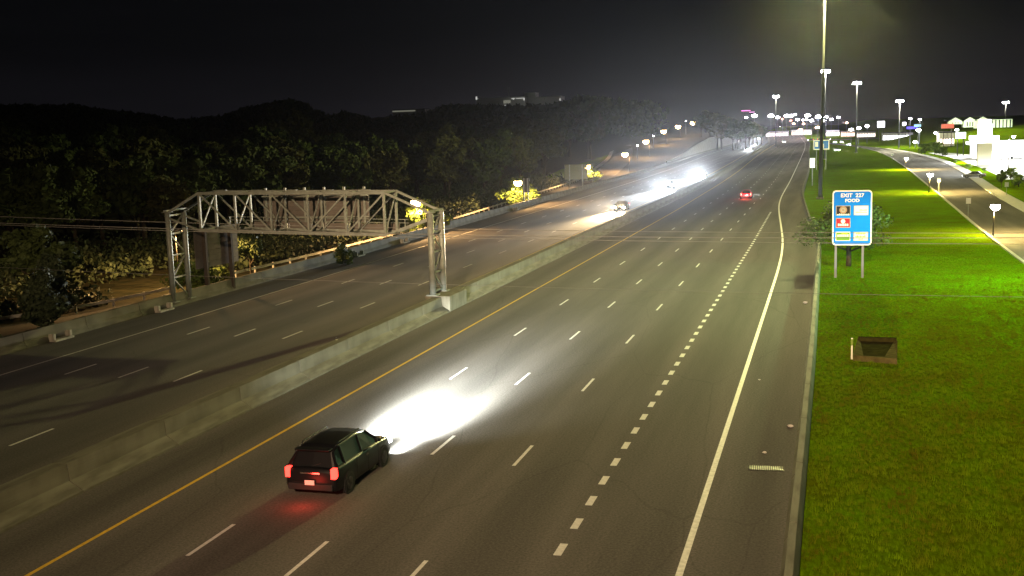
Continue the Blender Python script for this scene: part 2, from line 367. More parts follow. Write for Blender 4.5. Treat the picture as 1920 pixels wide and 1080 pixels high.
# drain scuppers along the foot of the shoulder barrier
sm = MB(); sm.box(-.05, .35, -.9, -.7, 0, .5); sm.box(-.05, .35, .7, .9, 0, .5); sm.box(-.05, .5, -.9, .9, 0, .12)
sme = sm.mesh('scupper', M['conc2'])
for i, (px, py, lb) in enumerate([(130, 637, 'pale concrete drain inlet at the barrier foot nearest the dark shrubs'), (317, 583, 'pale concrete drain inlet at the barrier foot under the left truss tower'),
        (698, 480, 'pale concrete drain inlet at the barrier foot below the truss span'), (775, 455, 'pale concrete drain inlet just left of the right truss tower'),
        (1000, 394, 'pale concrete drain inlet beside the lamplit bush by the small sign')]):
    p = at(px, py); o = link_mesh('drain_inlet', sme, None, (SB_BAR(p.y)-.02, p.y, .002)); tag(o, lb, 'drain', 'drain inlets along the shoulder barrier')

# retaining wall where the side road climbs above the highway
rw = empty('retaining_wall', (0, 0, 0), 0, 'tall pale concrete retaining wall where the far carriageway meets the hill', 'wall')
ysw = list(range(400, 1010, 15))
for i in range(len(ysw)-1):
    a, b_ = ysw[i], ysw[i+1]
    def hh(y): return max(1.0, zfront(y)*.9)*float(np.interp(y, [400, 640, 800, 1000], [.6, 1.0, .8, .15]))+.9
    xa, xb = SB_BAR(a)-.75, SB_BAR(b_)-.75-.0
    m_ = MB().add([(xa, a, 0), (xb, b_-.08, 0), (xb, b_-.08, hh(b_)), (xa, a, hh(a)), (xa-.5, a, 0), (xb-.5, b_-.08, 0), (xb-.5, b_-.08, hh(b_)), (xa-.5, a, hh(a))],
                  [(0, 1, 2, 3), (5, 4, 7, 6), (3, 2, 6, 7), (0, 3, 7, 4), (1, 5, 6, 2)])
    m_.build('wall_panel', M['conc2'], rw)

# ------------------------------------------------------------------ frontage road (left) and guardrail
FR_R = curve((15, -100), (30, -84), (50, -69), (65, -58), (76, -51.6), (85, -50.2), (97, -50.2), (112, -49.5), (165, -49.6), (229, -54.2), (305, -58.5), (350, -63.5), (450, -76), (560, -95), (650, -114), (760, -139), (1000, -200))
FR_W = 8.1
def along(fx, y0, y1, step, wd, zoff, off=0.):
    vs = []; ysx = list(np.arange(y0, y1, step))+[y1]
    for y in ysx: vs += [(fx(y)-wd+off, y, zfront(y)+zoff), (fx(y)+off, y, zfront(y)+zoff)]
    return MB().add(vs, [(2*j, 2*j+1, 2*j+3, 2*j+2) for j in range(len(ysx)-1)])
tag(along(FR_R, 16, 900, 4, FR_W, .06).build('side_road', M['road2']), kind='structure')
tag(along(FR_R, 300, 900, 8, 1.6, .10, -FR_W-.9).build('side_walk', M['walk']), kind='structure')
GR = lambda y: FR_R(y)-FR_W-.35
tag(along(FR_R, 320, 900, 8, 11, .08, -FR_W-2.6).build('hill_verge', M['grass']), kind='structure')
gr = empty('guardrail', (GR(70), 70, 0), 0, 'steel guardrail along the far edge of the lamplit side road', 'guardrail')
gy = 70.0; GRX = GR(70)
wprof = [(0, .42), (.05, .47), (.0, .53), (.05, .60), (.0, .66), (.03, .70), (-.02, .70), (-.05, .66), (-.0, .60), (-.05, .53), (0, .47), (-.04, .42)]
wb = MB().prism(wprof, 0, 1).mesh('beam', M['steel2'])
pst = MB(); pst.box(-.2, -.04, -.08, .08, 0, .74); pst = pst.mesh('post', M['steel2'])
while gy < 330:
    x, x2, z, z2 = GR(gy), GR(gy+3.81), zfront(gy)+.06, zfront(gy+3.81)+.06
    o = link_mesh('beam', wb, gr, (x-GRX, gy-70, z), -math.atan2(x2-x, 3.81), (1, 3.81, 1)); o.rotation_euler.x = math.atan2(z2-z, 3.81)
    link_mesh('post', pst, gr, (x-GRX, gy-70, z)); gy += 3.81

# utility cabinets at the guardrail's near end
for px, wd, h, lb in ((262, 1.0, 1.2, 'small grey utility cabinet at the near end of the guardrail'), (277, 1.1, 1.6, 'taller grey utility cabinet beside the small one at the guardrail end')):
    p = at_y(px, 560, 75.5 if px == 277 else 77.5); b_ = MB(); b_.box(-wd/2, wd/2, -.4, .4, 0, h); r_ = empty('utility_cabinet', (SB_BAR(75)-1.9-(277-px)*.11, p.y, -1.0), 0, lb, 'cabinet')
    b_.build('body', M['signback'], r_, bevel=.03); MB().box(-wd/2+.06, wd/2-.06, -.43, -.402, .1, h-.15).build('door', M['steel'], r_, bevel=.01)

# ------------------------------------------------------------------ right-hand side road, sidewalk
RL = curve((40, 16.6), (104, 16.8), (136, 17.3), (188, 18.7), (328, 22.0), (450, 23.8), (585, 22.5), (700, 14), (787, 4), (900, -7))
RR = curve((40, 24.6), (104, 24.8), (159, 25.6), (208, 27.4), (302, 33), (393, 36.1), (514, 34.4), (650, 25), (728, 16.5), (800, 8), (900, -4))
def strip2(fa, fb, y0, y1, z, step=8):
    vs = []; ysx = list(np.arange(y0, y1, step))+[y1]
    for y in ysx: vs += [(fa(y), y, z+far_rise(y)), (fb(y), y, z+far_rise(y))]
    return MB().add(vs, [(2*j, 2*j+1, 2*j+3, 2*j+2) for j in range(len(ysx)-1)])
tag(strip2(RL, RR, 40, 880, -.03).build('access_road', M['road2']), kind='structure')
def kerb(fx, y0, y1, wd, name, par=None):
    vs = []; ysx = list(np.arange(y0, y1, 6))
    for y in ysx: vs += [(fx(y), y, -.05), (fx(y), y, .09), (fx(y)+wd, y, .09), (fx(y)+wd, y, -.05)]
    fs = []
    for j in range(len(ysx)-1):
        for i in range(3): fs.append((4*j+i, 4*j+i+1, 4*j+i+5, 4*j+i+4))
    return tag(MB().add(vs, fs).build(name, M['walk'], par), kind='structure')
kerb(lambda y: RL(y)-.3, 40, 640, .3, 'kerb'); kerb(RR, 40, 640, .3, 'kerb')
tag(strip2(lambda y: RR(y)+.302, lambda y: RR(y)+2.3, 40, 600, .06).build('sidewalk', M['walk']), kind='structure')

# ------------------------------------------------------------------ lamps
def point(name, loc, energy, col, r=.25, parent=None):
    l = bpy.data.lights.new(name, 'POINT'); l.energy = energy; l.color = col; l.shadow_soft_size = r
    o = bpy.data.objects.new(name, l); C.objects.link(o); o.location = loc
    if parent: o.parent = parent
    return o
def photometric(lo, power, c_cap, c_cut, asym=0):
    """street luminaire optics: candela rises towards the edge of the pool, then cuts off below the horizontal"""
    l = lo.data; l.use_nodes = True; t = l.node_tree; nn = t.nodes.new; ln = t.links.new; em = t.nodes['Emission']
    g = nn('ShaderNodeTexCoord'); s_ = nn('ShaderNodeSeparateXYZ'); ln(g.outputs['Normal'], s_.inputs[0])
    c = nn('ShaderNodeMath'); c.operation = 'MULTIPLY'; ln(s_.outputs[2], c.inputs[0]); c.inputs[1].default_value = SIGN
    mxx = nn('ShaderNodeMath'); mxx.operation = 'MAXIMUM'; ln(c.outputs[0], mxx.inputs[0]); mxx.inputs[1].default_value = c_cap
    pw = nn('ShaderNodeMath'); pw.operation = 'POWER'; ln(mxx.outputs[0], pw.inputs[0]); pw.inputs[1].default_value = -power
    mr = nn('ShaderNodeMapRange'); mr.interpolation_type = 'SMOOTHSTEP'; ln(c.outputs[0], mr.inputs[0]); mr.inputs[1].default_value = c_cut; mr.inputs[2].default_value = c_cap*1.15
    mr.inputs[3].default_value = .004
    m_ = nn('ShaderNodeMath'); m_.operation = 'MULTIPLY'; ln(pw.outputs[0], m_.inputs[0]); ln(mr.outputs[0], m_.inputs[1])
    if asym:                                                    # less light thrown to the west, across the far carriageway
        hr = nn('ShaderNodeMapRange'); hr.interpolation_type = 'SMOOTHSTEP'; ln(s_.outputs[0], hr.inputs[0]); hr.inputs[1].default_value = -.42; hr.inputs[2].default_value = -.13; hr.inputs[3].default_value = asym
        m2 = nn('ShaderNodeMath'); m2.operation = 'MULTIPLY'; ln(m_.outputs[0], m2.inputs[0]); ln(hr.outputs[0], m2.inputs[1]); m_ = m2
    ln(m_.outputs[0], em.inputs['Strength'])
    return lo
SIGN = -1
def beam_optics(lo, glare):
    """dipped beam: brightest just under the cut-off, weaker towards the bumper and the sides, glare adds a strong lobe above it to light the haze"""
    t = lo.data; t.use_nodes = True; t = t.node_tree; nn = t.nodes.new; ln = t.links.new
    g = nn('ShaderNodeTexCoord'); s_ = nn('ShaderNodeSeparateXYZ'); ln(g.outputs['Normal'], s_.inputs[0])
    def rng(sock, a, b2, lo_, hi_):
        q = nn('ShaderNodeMapRange'); q.interpolation_type = 'SMOOTHSTEP'; ln(sock, q.inputs[0]); q.inputs[1].default_value = a; q.inputs[2].default_value = b2; q.inputs[3].default_value = lo_; q.inputs[4].default_value = hi_; return q.outputs[0]
    def mul(a, b2):
        q = nn('ShaderNodeMath'); q.operation = 'MULTIPLY'; ln(a, q.inputs[0]); ln(b2, q.inputs[1]); return q.outputs[0]
    ab = nn('ShaderNodeMath'); ab.operation = 'ABSOLUTE'; ln(s_.outputs[0], ab.inputs[0])
    up_ = rng(s_.outputs[1], .155, .095, .9 if glare else .001, .38 if glare else 1)  # glare: added upward lobe that makes the haze glow round the headlights
    dn = rng(s_.outputs[1], -.22, .115, .05, 1) if not glare else rng(s_.outputs[1], -.4, .05, .3, 1)
    if glare: sd = rng(ab.outputs[0], .0, .26, 1, 0)
    else:
        q1 = nn('ShaderNodeMath'); q1.operation = 'MULTIPLY'; ln(s_.outputs[0], q1.inputs[0]); ln(s_.outputs[0], q1.inputs[1])
        q2 = nn('ShaderNodeMath'); q2.operation = 'MULTIPLY'; ln(q1.outputs[0], q2.inputs[0]); q2.inputs[1].default_value = -1/(.17*.17)
        q3 = nn('ShaderNodeMath'); q3.operation = 'EXPONENT'; ln(q2.outputs[0], q3.inputs[0]); q4 = nn('ShaderNodeMath'); q4.operation = 'ADD'; ln(q3.outputs[0], q4.inputs[0]); q4.inputs[1].default_value = .018; sd = q4.outputs[0]
    ln(mul(mul(up_, dn), sd), t.nodes['Emission'].inputs['Strength'])
    return lo
def spot(name, loc, dirv, energy, col, size, blend, r=.08, parent=None):
    l = bpy.data.lights.new(name, 'SPOT'); l.energy = energy; l.color = col; l.spot_size = size; l.spot_blend = blend; l.shadow_soft_size = r
    o = bpy.data.objects.new(name, l); C.objects.link(o); o.location = loc
    o.rotation_euler = Vector(dirv).to_track_quat('-Z', 'Y').to_euler()
    if parent: o.parent = parent
    return o
E_MAST = emis('mast_lamp_glass', (.93, .97, 1), 90); E_SOD = emis('sodium_lamp_glass', (1, .60, .24), 60)
E_WHITE = emis('white_lamp_glass', (1, .95, .98), 60); E_BLUEW = emis('bluish_lamp_glass', (.85, .85, 1), 90)
def high_mast(x, y, h, label, energy, col, nlum=8, base=0, tilt=0, em=None, rr=1.6):
    root = empty('high_mast_light', (x, y, base), 0, label, 'light mast', 'high mast lights over the highway'); root.rotation_euler.y = tilt
    MB().tube([(0, 0, -.2), (0, 0, h*.5), (0, 0, h-.2)], [.34, .24, .13], 12).build('pole', M['pole'], root, smooth=True)
    MB().box(-.6, .6, -.6, .6, -.1, .25).build('footing', M['conc2'], root)
    ring = MB()
    pts = [(rr*.62*cos(2*pi*k/16), rr*.62*sin(2*pi*k/16), h) for k in range(17)]
    ring.tube(pts, .05, 6, caps=False)
    for k in range(4): ring.bar((0, 0, h), (rr*.62*cos(pi*k/2), rr*.62*sin(pi*k/2), h), .07)
    ring.lathe([(.2, -.5), (.24, .2), (.05, .45)], 10, (0, 0, h)); ring.build('ring', M['pole'], root)
    gs = 1 if y < 300 else 1.6
    hm = MB().lathe([(.1, .15), (.2, .1), (.27, -.15), (.3, -.2)], 12).mesh('lamp_housing', M['pole'])
    gm = MB().lathe([(.27, -.2), (.3*gs, -.34*gs), (.22*gs, -.6*gs), (.06, -.72*gs)], 12).mesh('lamp_glass', em or E_MAST)
    for k in range(nlum):
        a = 2*pi*k/nlum
        hx = link_mesh('lamp_housing', hm, root, (rr*cos(a)*.78, rr*sin(a)*.78, h)); link_mesh('lamp_glass', gm, hx)
    photometric(point('mast_light', (0, 0, h-.9), energy, col, .8, root), 2.5 if y < 0 else 2.3, .26 if y > 0 else .215, .07, .16)
    return root
WARM = (1, .68, .40); GREENW = (1, .94, .34); COOL = (1, .93, .62)
MS = 42000
high_mast(-2.2, -34, 32, 'tall steel light mast behind the grass verge south of the gantry', MS*1.15, WARM)
high_mast(-.9, 196, 36, 'tallest light mast, its pole rising out of the verge past the white sign', MS*1.7, GREENW, tilt=radians(.9))
p = at_y(1548, 130, 430); high_mast(p.x, 430, p.z-.1, 'light mast showing just right of the tallest pole', MS*.55, COOL, rr=1.5)
p = at_y(1607, 153, 520); high_mast(p.x, 520, p.z, 'light mast between the tallest pole and the lit grass island', MS*.55, COOL, rr=1.8)
p = at_y(1687, 187, 600); high_mast(p.x, 600, p.z, 'light mast standing on the brightly lit grass island', MS*1.6, COOL, rr=1.9)
p = at_y(1455, 179, 720); high_mast(p.x, 720, p.z, 'light mast standing alone left of the tallest pole over the far traffic', MS*.6, COOL, rr=1.8)
p = at_y(1886, 190, 800); gz_ = ground_z(p.x, 800); high_mast(p.x, 800, p.z-gz_, 'light mast above the pale gabled building', MS*.6, COOL, rr=2.2, base=gz_)

def side_lamp(loc, h, label, energy, col, group, em=None, arm=1.4, az=0, pole='poledark', glass=.24):
    root = empty('street_lamp', loc, az, label, 'street lamp', group)
    MB().tube([(0, 0, -.2), (0, 0, h*.6), (0, 0, h)], [.09, .07, .05], 8).build('pole', M[pole], root, smooth=True)
    MB().tube([(0, 0, h-.1), (arm*.4, 0, h+.12), (arm, 0, h+.15)], .035, 6).build('arm', M[pole], root)
    hd = MB().lathe([(.08, .22), (.3, .14), (.34, .0)], 10, (arm, 0, h)).build('lamp_head', M[pole], root)
    MB().lathe([(glass*.9, 0), (glass, -.4*glass), (glass*.8, -.9*glass), (glass*.3, -1.2*glass)], 10, (arm, 0, h)).build('lamp_glass', em or E_SOD, hd)
    photometric(point('lamp_light', (arm, 0, h-1.2*glass-.25), energy, col, .2, root), 1.3, .26, .06)
    return root
SOD = (1, .56, .20); SODY = (1, .72, .22)
left = [((782, 378), 137, 'nearest orange lamp, glowing behind the right tower of the truss'), ((973, 341), 190, 'orange lamp beside the small grey sign in the yellow lit bush'),
        ((1103, 311), 276, 'orange lamp at the right edge of the large blank sign'), ((1173, 288), 350, 'fourth orange lamp up the side road from the truss'),
        ((1212, 264), 450, 'fifth orange lamp up the side road, above the first lit verge'), ((1245, 245), 560, 'sixth orange lamp, halfway up the hill of the side road'),
        ((1272, 236), 650, 'seventh orange lamp, next to last on the hill'), ((1300, 229), 760, 'last orange lamp at the top of the side road hill')]
for i, ((px, py), Y, lb) in enumerate(left):
    p = at_y(px, py, Y); gz = ground_z(p.x, Y); side_lamp((p.x+1.2, Y, gz), max(3.5, p.z-gz+.1), lb, [9000, 9000, 8000, 11000, 9000, 9000, 9000, 9000][i], SOD, 'orange lamps along the side road', az=pi, glass=[.7, .75, .8, 1., 1.15, 1.3, 1.45, 1.6][i])  # globes oversized, so the lamps' glare is built into their shape
# an extra lamp that lights the tree behind the timber sign and the side road in front of it
side_lamp((-60.8, 93.5, -1.5), 5.6, 'lamp hidden in the yellow lit tree behind the timber sign', 6500, SOD, 'orange lamps along the side road', az=0, arm=1.0)
right = [((1864, 385), (1862, 441), 'nearest lamp of the right-hand road, on a dark pole in the grass edge'), ((1744, 326), (1742, 361), 'second lamp of the right-hand road, above the lit verge'),
         ((1700, 296), (1698, 318), 'third lamp of the right-hand road, near its bend')]
for i, (a, b_, lb) in enumerate(right):
    g0 = at(*b_); top = at_y(a[0], a[1], g0.y); side_lamp((g0.x, g0.y, -.06), top.z+.1, lb, [6500, 9500, 12000][i], SODY, 'lamps along the right-hand road', em=E_WHITE, arm=.15, az=0, glass=.5)  # globe widened to carry the lamp's glow

side_lamp((18.5, 90, -.06), 9, 'greenish lamp standing just past the right picture edge by the near verge', 10500, (.50, 1, .42), 'lamps along the right-hand road', em=E_WHITE, arm=-1.8, glass=.3)
# ------------------------------------------------------------------ truss sign bridge
G = empty('sign_gantry', (0, 0, 0), 0, 'grey steel box truss sign bridge spanning the far carriageway', 'sign gantry')
YF, YB = 73.2, 75.5
XP = [-45.35, -42.35, -39.4, -36.4, -33.4, -30.4]
def zt(x): return 8.66+(x+45.35)*(-.012)
def zb(x): return 5.88+(x+45.35)*(-.026)
def member(name, a, b_, wd=.14, h=None): return MB().bar(a, b_, wd, h).build(name, M['steel'], G)
for Y in (YF, YB):
    member('top_chord', (XP[0]-.1, Y, zt(XP[0])), (XP[-1]+.1, Y, zt(XP[-1])), .2)
    member('bottom_chord', (XP[0]-.1, Y, zb(XP[0])), (XP[-1]+.1, Y, zb(XP[-1])), .2)
    for i, x in enumerate(XP): member('vertical', (x, Y, zb(x)+.1), (x, Y, zt(x)-.1), .15 if i not in (0, 5) else .17)
    for i in range(5):
        a, b2 = XP[i], XP[i+1]
        if i < 3: member('diagonal', (a+.1, Y+.01, zt(a)-.12), (b2-.1, Y+.01, zb(b2)+.12), .11)
        else: member('diagonal', (b2-.1, Y+.01, zt(b2)-.12), (a+.1, Y+.01, zb(a)+.12), .11)
    member('end_chord', (XP[0]-.1, Y, zt(XP[0])), (-48.25, Y, 7.15), .16); member('end_chord', (XP[0]-.1, Y, zb(XP[0])), (-48.2, Y, 6.85), .13)
    member('end_chord', (XP[-1]+.1, Y, zt(XP[-1])), (-26.95, Y, 7.0), .16); member('end_chord', (XP[-1]+.1, Y, zb(XP[-1])), (-27.0, Y, 6.65), .13)
for i, x in enumerate(XP):
    member('cross_strut', (x, YF+.1, zt(x)), (x, YB-.1, zt(x)), .11); member('cross_strut', (x, YF+.1, zb(x)), (x, YB-.1, zb(x)), .11)
    member('sway_brace', (x+.02, YF+.08, zb(x)+.15), (x+.02, YB-.08, zt(x)-.15), .09)
    if i < 5:
        x2 = XP[i+1]; member('lateral_brace', (x+.1, YF+.08, zt(x)+.02), (x2-.1, YB-.08, zt(x2)+.02), .08); member('lateral_brace', (x+.1, YB-.08, zb(x)), (x2-.1, YF+.08, zb(x2)), .08)
        # bolted splice plates catching the light on the upper chord
        member('splice_plate', (x+.25, YB, zt(x)+.115), (x+1.0, YB, zt(x)+.107), .32, .03)
for x0, zb0, zt0, base in ((-48.2, 0.35, 7.25, 0), (-26.95, 1.12, 7.0, 1)):
    for Y in (YF+.05, YB-.05):
        m_ = MB(); m_.tube([(x0, Y, zb0), (x0, Y, zt0)], .235 if base else .2, 12); m_.build('tower_leg', M['steel'], G, smooth=True)
        MB().box(x0-.38, x0+.38, Y-.38, Y+.38, zb0-.0, zb0+.07).build('base_plate', M['steel'], G)
        MB().box(x0-.3, x0+.3, Y-.3, Y+.3, zt0, zt0+.05).build('cap_plate', M['steel'], G)
    zs = [zb0+.25, zb0+(zt0-zb0)*.27, zb0+(zt0-zb0)*.52, zb0+(zt0-zb0)*.76, zt0-.25]
    for i, z in enumerate(zs): member('tower_strut', (x0, YF+.25, z), (x0, YB-.25, z), .12)
    for i in range(4):
        a, b2 = (YF+.25, YB-.25) if i % 2 else (YB-.25, YF+.25); member('tower_brace', (x0, a, zs[i]+.08), (x0, b2, zs[i+1]-.08), .11)
    member('bearing_beam', (x0, YF-.3, zt0+.12), (x0, YB+.3, zt0+.12), .22, .14)
# sign hung on the far face, seen from behind: extruded planks and stiffeners
sg = empty('overhead_sign', (0, 0, 0), 0, 'brown-grey back of a wide overhead sign hung on the truss', 'road sign')
z0s, z1s = 6.15, 8.62
for i in range(8):
    a = z0s+(z1s-z0s)*i/8; MB().box(-41.6, -32.85, 76.15, 76.20, a+.006, a+(z1s-z0s)/8-.006).build('panel', M['signback'], sg)
for i in range(6):
    x = -41.3+i*1.63; MB().box(x-.08, x+.08, 76.0, 76.14, z0s-.25, z1s+.22).build('stiffener', M['steel'], sg)
for z in (6.6, 8.2): MB().box(-41.6, -32.85, 75.9, 75.99, z-.05, z+.05).build('rail', M['steel'], sg)
wk = empty('walkway', (0, 0, 0), 0, 'maintenance walkway with a solid kick panel behind the truss lower chord', 'walkway')
for i in range(4):
    x = -42.3+i*3.0; MB().box(x+.01, x+2.99, 75.78, 75.82, 5.5-.026*i*3, 6.3-.026*i*3).build('kick_panel', M['signback'], wk)
MB().box(-44.4, -30.3, 75.84, 76.4, 5.42, 5.47).build('deck', M['steel'], wk)
for z in (6.45, 6.7): MB().bar((-44.5, 75.84, z), (-29.6, 75.84, z-.35), .045).build('handrail', M['steel'], wk)
for i in range(6): MB().bar((-44.4+i*2.9, 75.86, 5.48), (-44.4+i*2.9, 75.86, 6.7-.07*i), .05).build('rail_post', M['steel'], wk)

# ------------------------------------------------------------------ timber-post sign seen from behind
ts = empty('timber_sign', (0, 0, 0), 0, 'large dark sign back on two timber posts behind the shoulder barrier', 'road sign')
A_ = at_y(390, 546, 78.5); B_ = at_y(437, 534, 82.0)
for q, zt_ in ((A_, 5.6), (B_, 5.4)):
    MB().box(q.x-.15, q.x+.15, q.y-.15, q.y+.15, -1.2, zt_).build('post', M['wood'], ts)
d_ = (B_-A_); d_.z = 0; d_.normalize(); n_ = Vector((d_.y, -d_.x, 0))
if n_.dot(Vector((1, 0, 0))) > 0: n_ = -n_
nb = 7
for i in range(nb):
    za = 2.35+i*.46; a = A_-d_*1.1+n_*.2; b2 = B_+d_*1.3+n_*.2
    MB().bar((a.x, a.y, za+.22), (b2.x, b2.y, za+.22), .05, .445).build('board', M['wood'] if 0 else M['signback'], ts)

# large blank sign farther up, small sign by the bush
def back_sign(name, label, px0, px1, py0, py1, Y, pyb, m, nbd=4):
    a = at_y(px0, py1, Y); b2 = at_y(px1, py0, Y); r_ = empty(name, (0, 0, 0), 0, label, 'road sign')
    for i in range(nbd):
        h = (b2.z-a.z)/nbd; MB().box(a.x, b2.x, Y, Y+.06, a.z+i*h+.01, a.z+(i+1)*h-.01).build('panel', m, r_)
    wd = b2.x-a.x; gz = ground_z((a.x+b2.x)/2, Y)
    for t in (.22, .78): MB().box(a.x+wd*t-.1, a.x+wd*t+.1, Y-.2, Y-.002, gz-.1, b2.z).build('post', M['steel2'], r_)
    return r_
back_sign('highway_sign', 'large blank tan sign back on two posts beside the third orange lamp', 1059, 1101, 308, 337, 240, 352, mat('tan_sign_back', (.27, .25, .17), .6, noise=.15))
back_sign('route_sign', 'small grey sign back on two posts beside the yellow lit bush', 980, 992, 334, 361, 186, 378, M['signback'], 2)

# ------------------------------------------------------------------ big blue services sign
bs = empty('services_sign', (0, 0, 0), 0, 'large blue EXIT 227 FOOD services sign on two steel posts in the grass', 'road sign')
BY = 93.0; sx0, sx1, sz0, sz1 = .55, 3.62, 2.62, 7.08
M['blue'] = mat('sign_blue', (.002, .20, .88), .6, noise=.12, nscale=2.5, spec=.08); M['sw'] = mat('sign_white', (.82, .82, .82), .6, spec=.1)
def rrect(x0, x1, z0, z1, r, y, n=6):
    pts = []
    for cx_, cz_, a0 in ((x1-r, z1-r, 0), (x0+r, z1-r, 90), (x0+r, z0+r, 180), (x1-r, z0+r, 270)):
        for k in range(n+1): a = radians(a0+90*k/n); pts.append((cx_+r*cos(a), cz_+r*sin(a)))
    return pts
# slight lean of the panel follows the photo's perspective only: it is built upright
MB().prism(rrect(sx0, sx1, sz0, sz1, .28, 0), BY, BY+.06).build('border', M['sw'], bs)
MB().prism(rrect(sx0+.1, sx1-.1, sz0+.1, sz1-.1, .2, 0), BY-.008, BY-.001).build('panel', M['blue'], bs)
dg = None
def text(s, size, loc, m, parent, name='lettering', bold=.0, sxy=1.0, align='CENTER'):
    cu = bpy.data.curves.new(name, 'FONT'); cu.body = s; cu.size = size; cu.extrude = .003; cu.offset = bold; cu.align_x = align; cu.align_y = 'CENTER'
    o = bpy.data.objects.new(name, cu); C.objects.link(o)
    bpy.context.view_layer.update(); me = bpy.data.meshes.new_from_object(o.evaluated_get(bpy.context.evaluated_depsgraph_get()))
    bpy.data.objects.remove(o); me.materials.clear(); me.materials.append(m)
    o = bpy.data.objects.new(name, me); C.objects.link(o); o.location = loc; o.rotation_euler.x = pi/2; o.scale.x = sxy; o.parent = parent
    return o
cx = (sx0+sx1)/2
text('EXIT  227', .42, (cx, BY-.014, sz1-.42), M['sw'], bs, bold=.012, sxy=1.05)
text('FOOD', .34, (cx, BY-.014, sz1-.83), M['sw'], bs, bold=.012, sxy=1.15)
def colmat(n, c): 
    if n not in M: M[n] = mat(n, c, .45)
    return M[n]
K = colmat('logo_black', (.015, .012, .012)); RD = colmat('logo_red', (.55, .01, .03)); GN = colmat('logo_green', (.13, .32, .03)); YG = colmat('logo_lime', (.5, .6, .04)); BR = colmat('logo_tan', (.32, .2, .13)); GY = colmat('logo_grey', (.3, .32, .3))
def disc(cx_, cz_, r, y, m, par, name='emblem', n=18, sx=1):
    return MB().prism([(cx_+r*sx*cos(2*pi*k/n), cz_+r*sin(2*pi*k/n)) for k in range(n)], y, y+.003).build(name, m, par)
def plaque(x0, x1, z0, z1, m, frame):
    f_ = MB().box(x0, x1, BY-.014, BY-.0085, z0, z1).build('logo_plate', frame, bs)
    MB().box(x0+.05, x1-.05, BY-.019, BY-.0145, z0+.05, z1-.05).build('logo_field', m, f_)
    return f_
y5 = BY-.024
lx0, lx1, rx0, rx1 = sx0+.27, cx-.12, cx+.12, sx1-.27
def bars(par, x0, x1, z, h, m, n, seed):
    r_ = random.Random(seed); b_ = MB(); x = x0; wd = (x1-x0)/n
    for i in range(n): b_.box(x+wd*.12, x+wd*.88, y5, y5+.003, z, z+h*r_.uniform(.65, 1)); x += wd
    b_.build('logo_lettering', m, par)
q = plaque(lx0, lx1, 5.05, 5.85, K, GY); disc((lx0+lx1)/2, 5.5, .3, y5, BR, q); disc((lx0+lx1)/2, 5.5, .18, y5-.004, GY, q); disc((lx0+lx1)/2, 5.5, .1, y5-.008, BR, q); bars(q, lx0+.08, lx1-.08, 5.08, .12, M['sw'], 7, 1)
q = plaque(rx0, rx1, 5.05, 5.85, M['sw'], GY); bars(q, rx0+.45, rx1-.12, 5.42, .12, GY, 6, 2); bars(q, rx0+.15, rx1-.12, 5.25, .11, GY, 9, 3)
q = plaque(lx0, lx1, 4.05, 4.85, RD, GY); disc((lx0+lx1)/2, 4.58, .17, y5, M['sw'], q); bars(q, lx0+.15, lx1-.15, 4.2, .26, M['sw'], 5, 4)
q = plaque(lx0, lx1, 2.98, 3.72, GN, M['sw']); bars(q, lx0+.12, lx1-.12, 3.32, .2, M['sw'], 6, 5); bars(q, lx0+.45, lx1-.2, 3.56, .08, YG, 4, 6)
q = plaque(rx0, rx1, 2.98, 3.72, M['sw'], GY); bars(q, rx0+.2, rx1-.2, 3.52, .13, YG, 6, 7); bars(q, rx0+.15, rx1-.2, 3.27, .15, GN, 7, 8); bars(q, rx0+.4, rx1-.4, 3.08, .1, YG, 4, 9)
for px in (1566.5, 1617):
    p = at(px, 520); x = p.x; MB().box(x-.09, x+.09, BY+.08, BY+.22, -.1, sz1-.2).build('post', M['pole'], bs)

# far blue logo sign, white regulatory sign
def face_sign(name, label, px0, px1, py0, py1, Y, m, border, basez=0, extra=None, cat='road sign'):
    a = at_y(px0, py1, Y); b2 = at_y(px1, py0, Y); r_ = empty(name, (0, 0, 0), 0, label, cat)
    MB().box(a.x, b2.x, Y, Y+.08, a.z, b2.z).build('border', border, r_); e_ = .06*(b2.x-a.x)
    MB().box(a.x+e_, b2.x-e_, Y-.03, Y-.002, a.z+e_, b2.z-e_).build('face', m, r_)
    wd = b2.x-a.x
    for t in ((.2, .8) if wd > 2 else (.5,)): MB().box(a.x+wd*t-.09, a.x+wd*t+.09, Y+.09, Y+.25, basez-.1, b2.z-.1).build('post', M['steel'], r_)
    return r_, a, b2
M['blue2'] = mat('sign_blue_far', (.03, .16, .62), .45)
r_, a, b2 = face_sign('services_sign', 'small distant blue services sign partly hidden by the tallest mast', 1525, 1555, 262, 281, 330, M['blue2'], M['sw'])
MB().box(a.x+.5, a.x+1.3, 329.9, 329.95, b2.z-1.9, b2.z-.5).build('logo_plate', M['sw'], r_); MB().box(a.x+2.4, a.x+2.9, 329.9, 329.95, b2.z-2.4, b2.z-1.1).build('logo_plate', M['sw'], r_)
r_, a, b2 = face_sign('speed_sign', 'bright white upright sign on the verge barrier left of the tallest mast', 1518, 1528.5, 296, 315, 240, emis('glowing_sign_white', (1, 1, 1), 1.1, (.8, .8, .8)), M['black'])  # face emits a glow in place of light falling on it

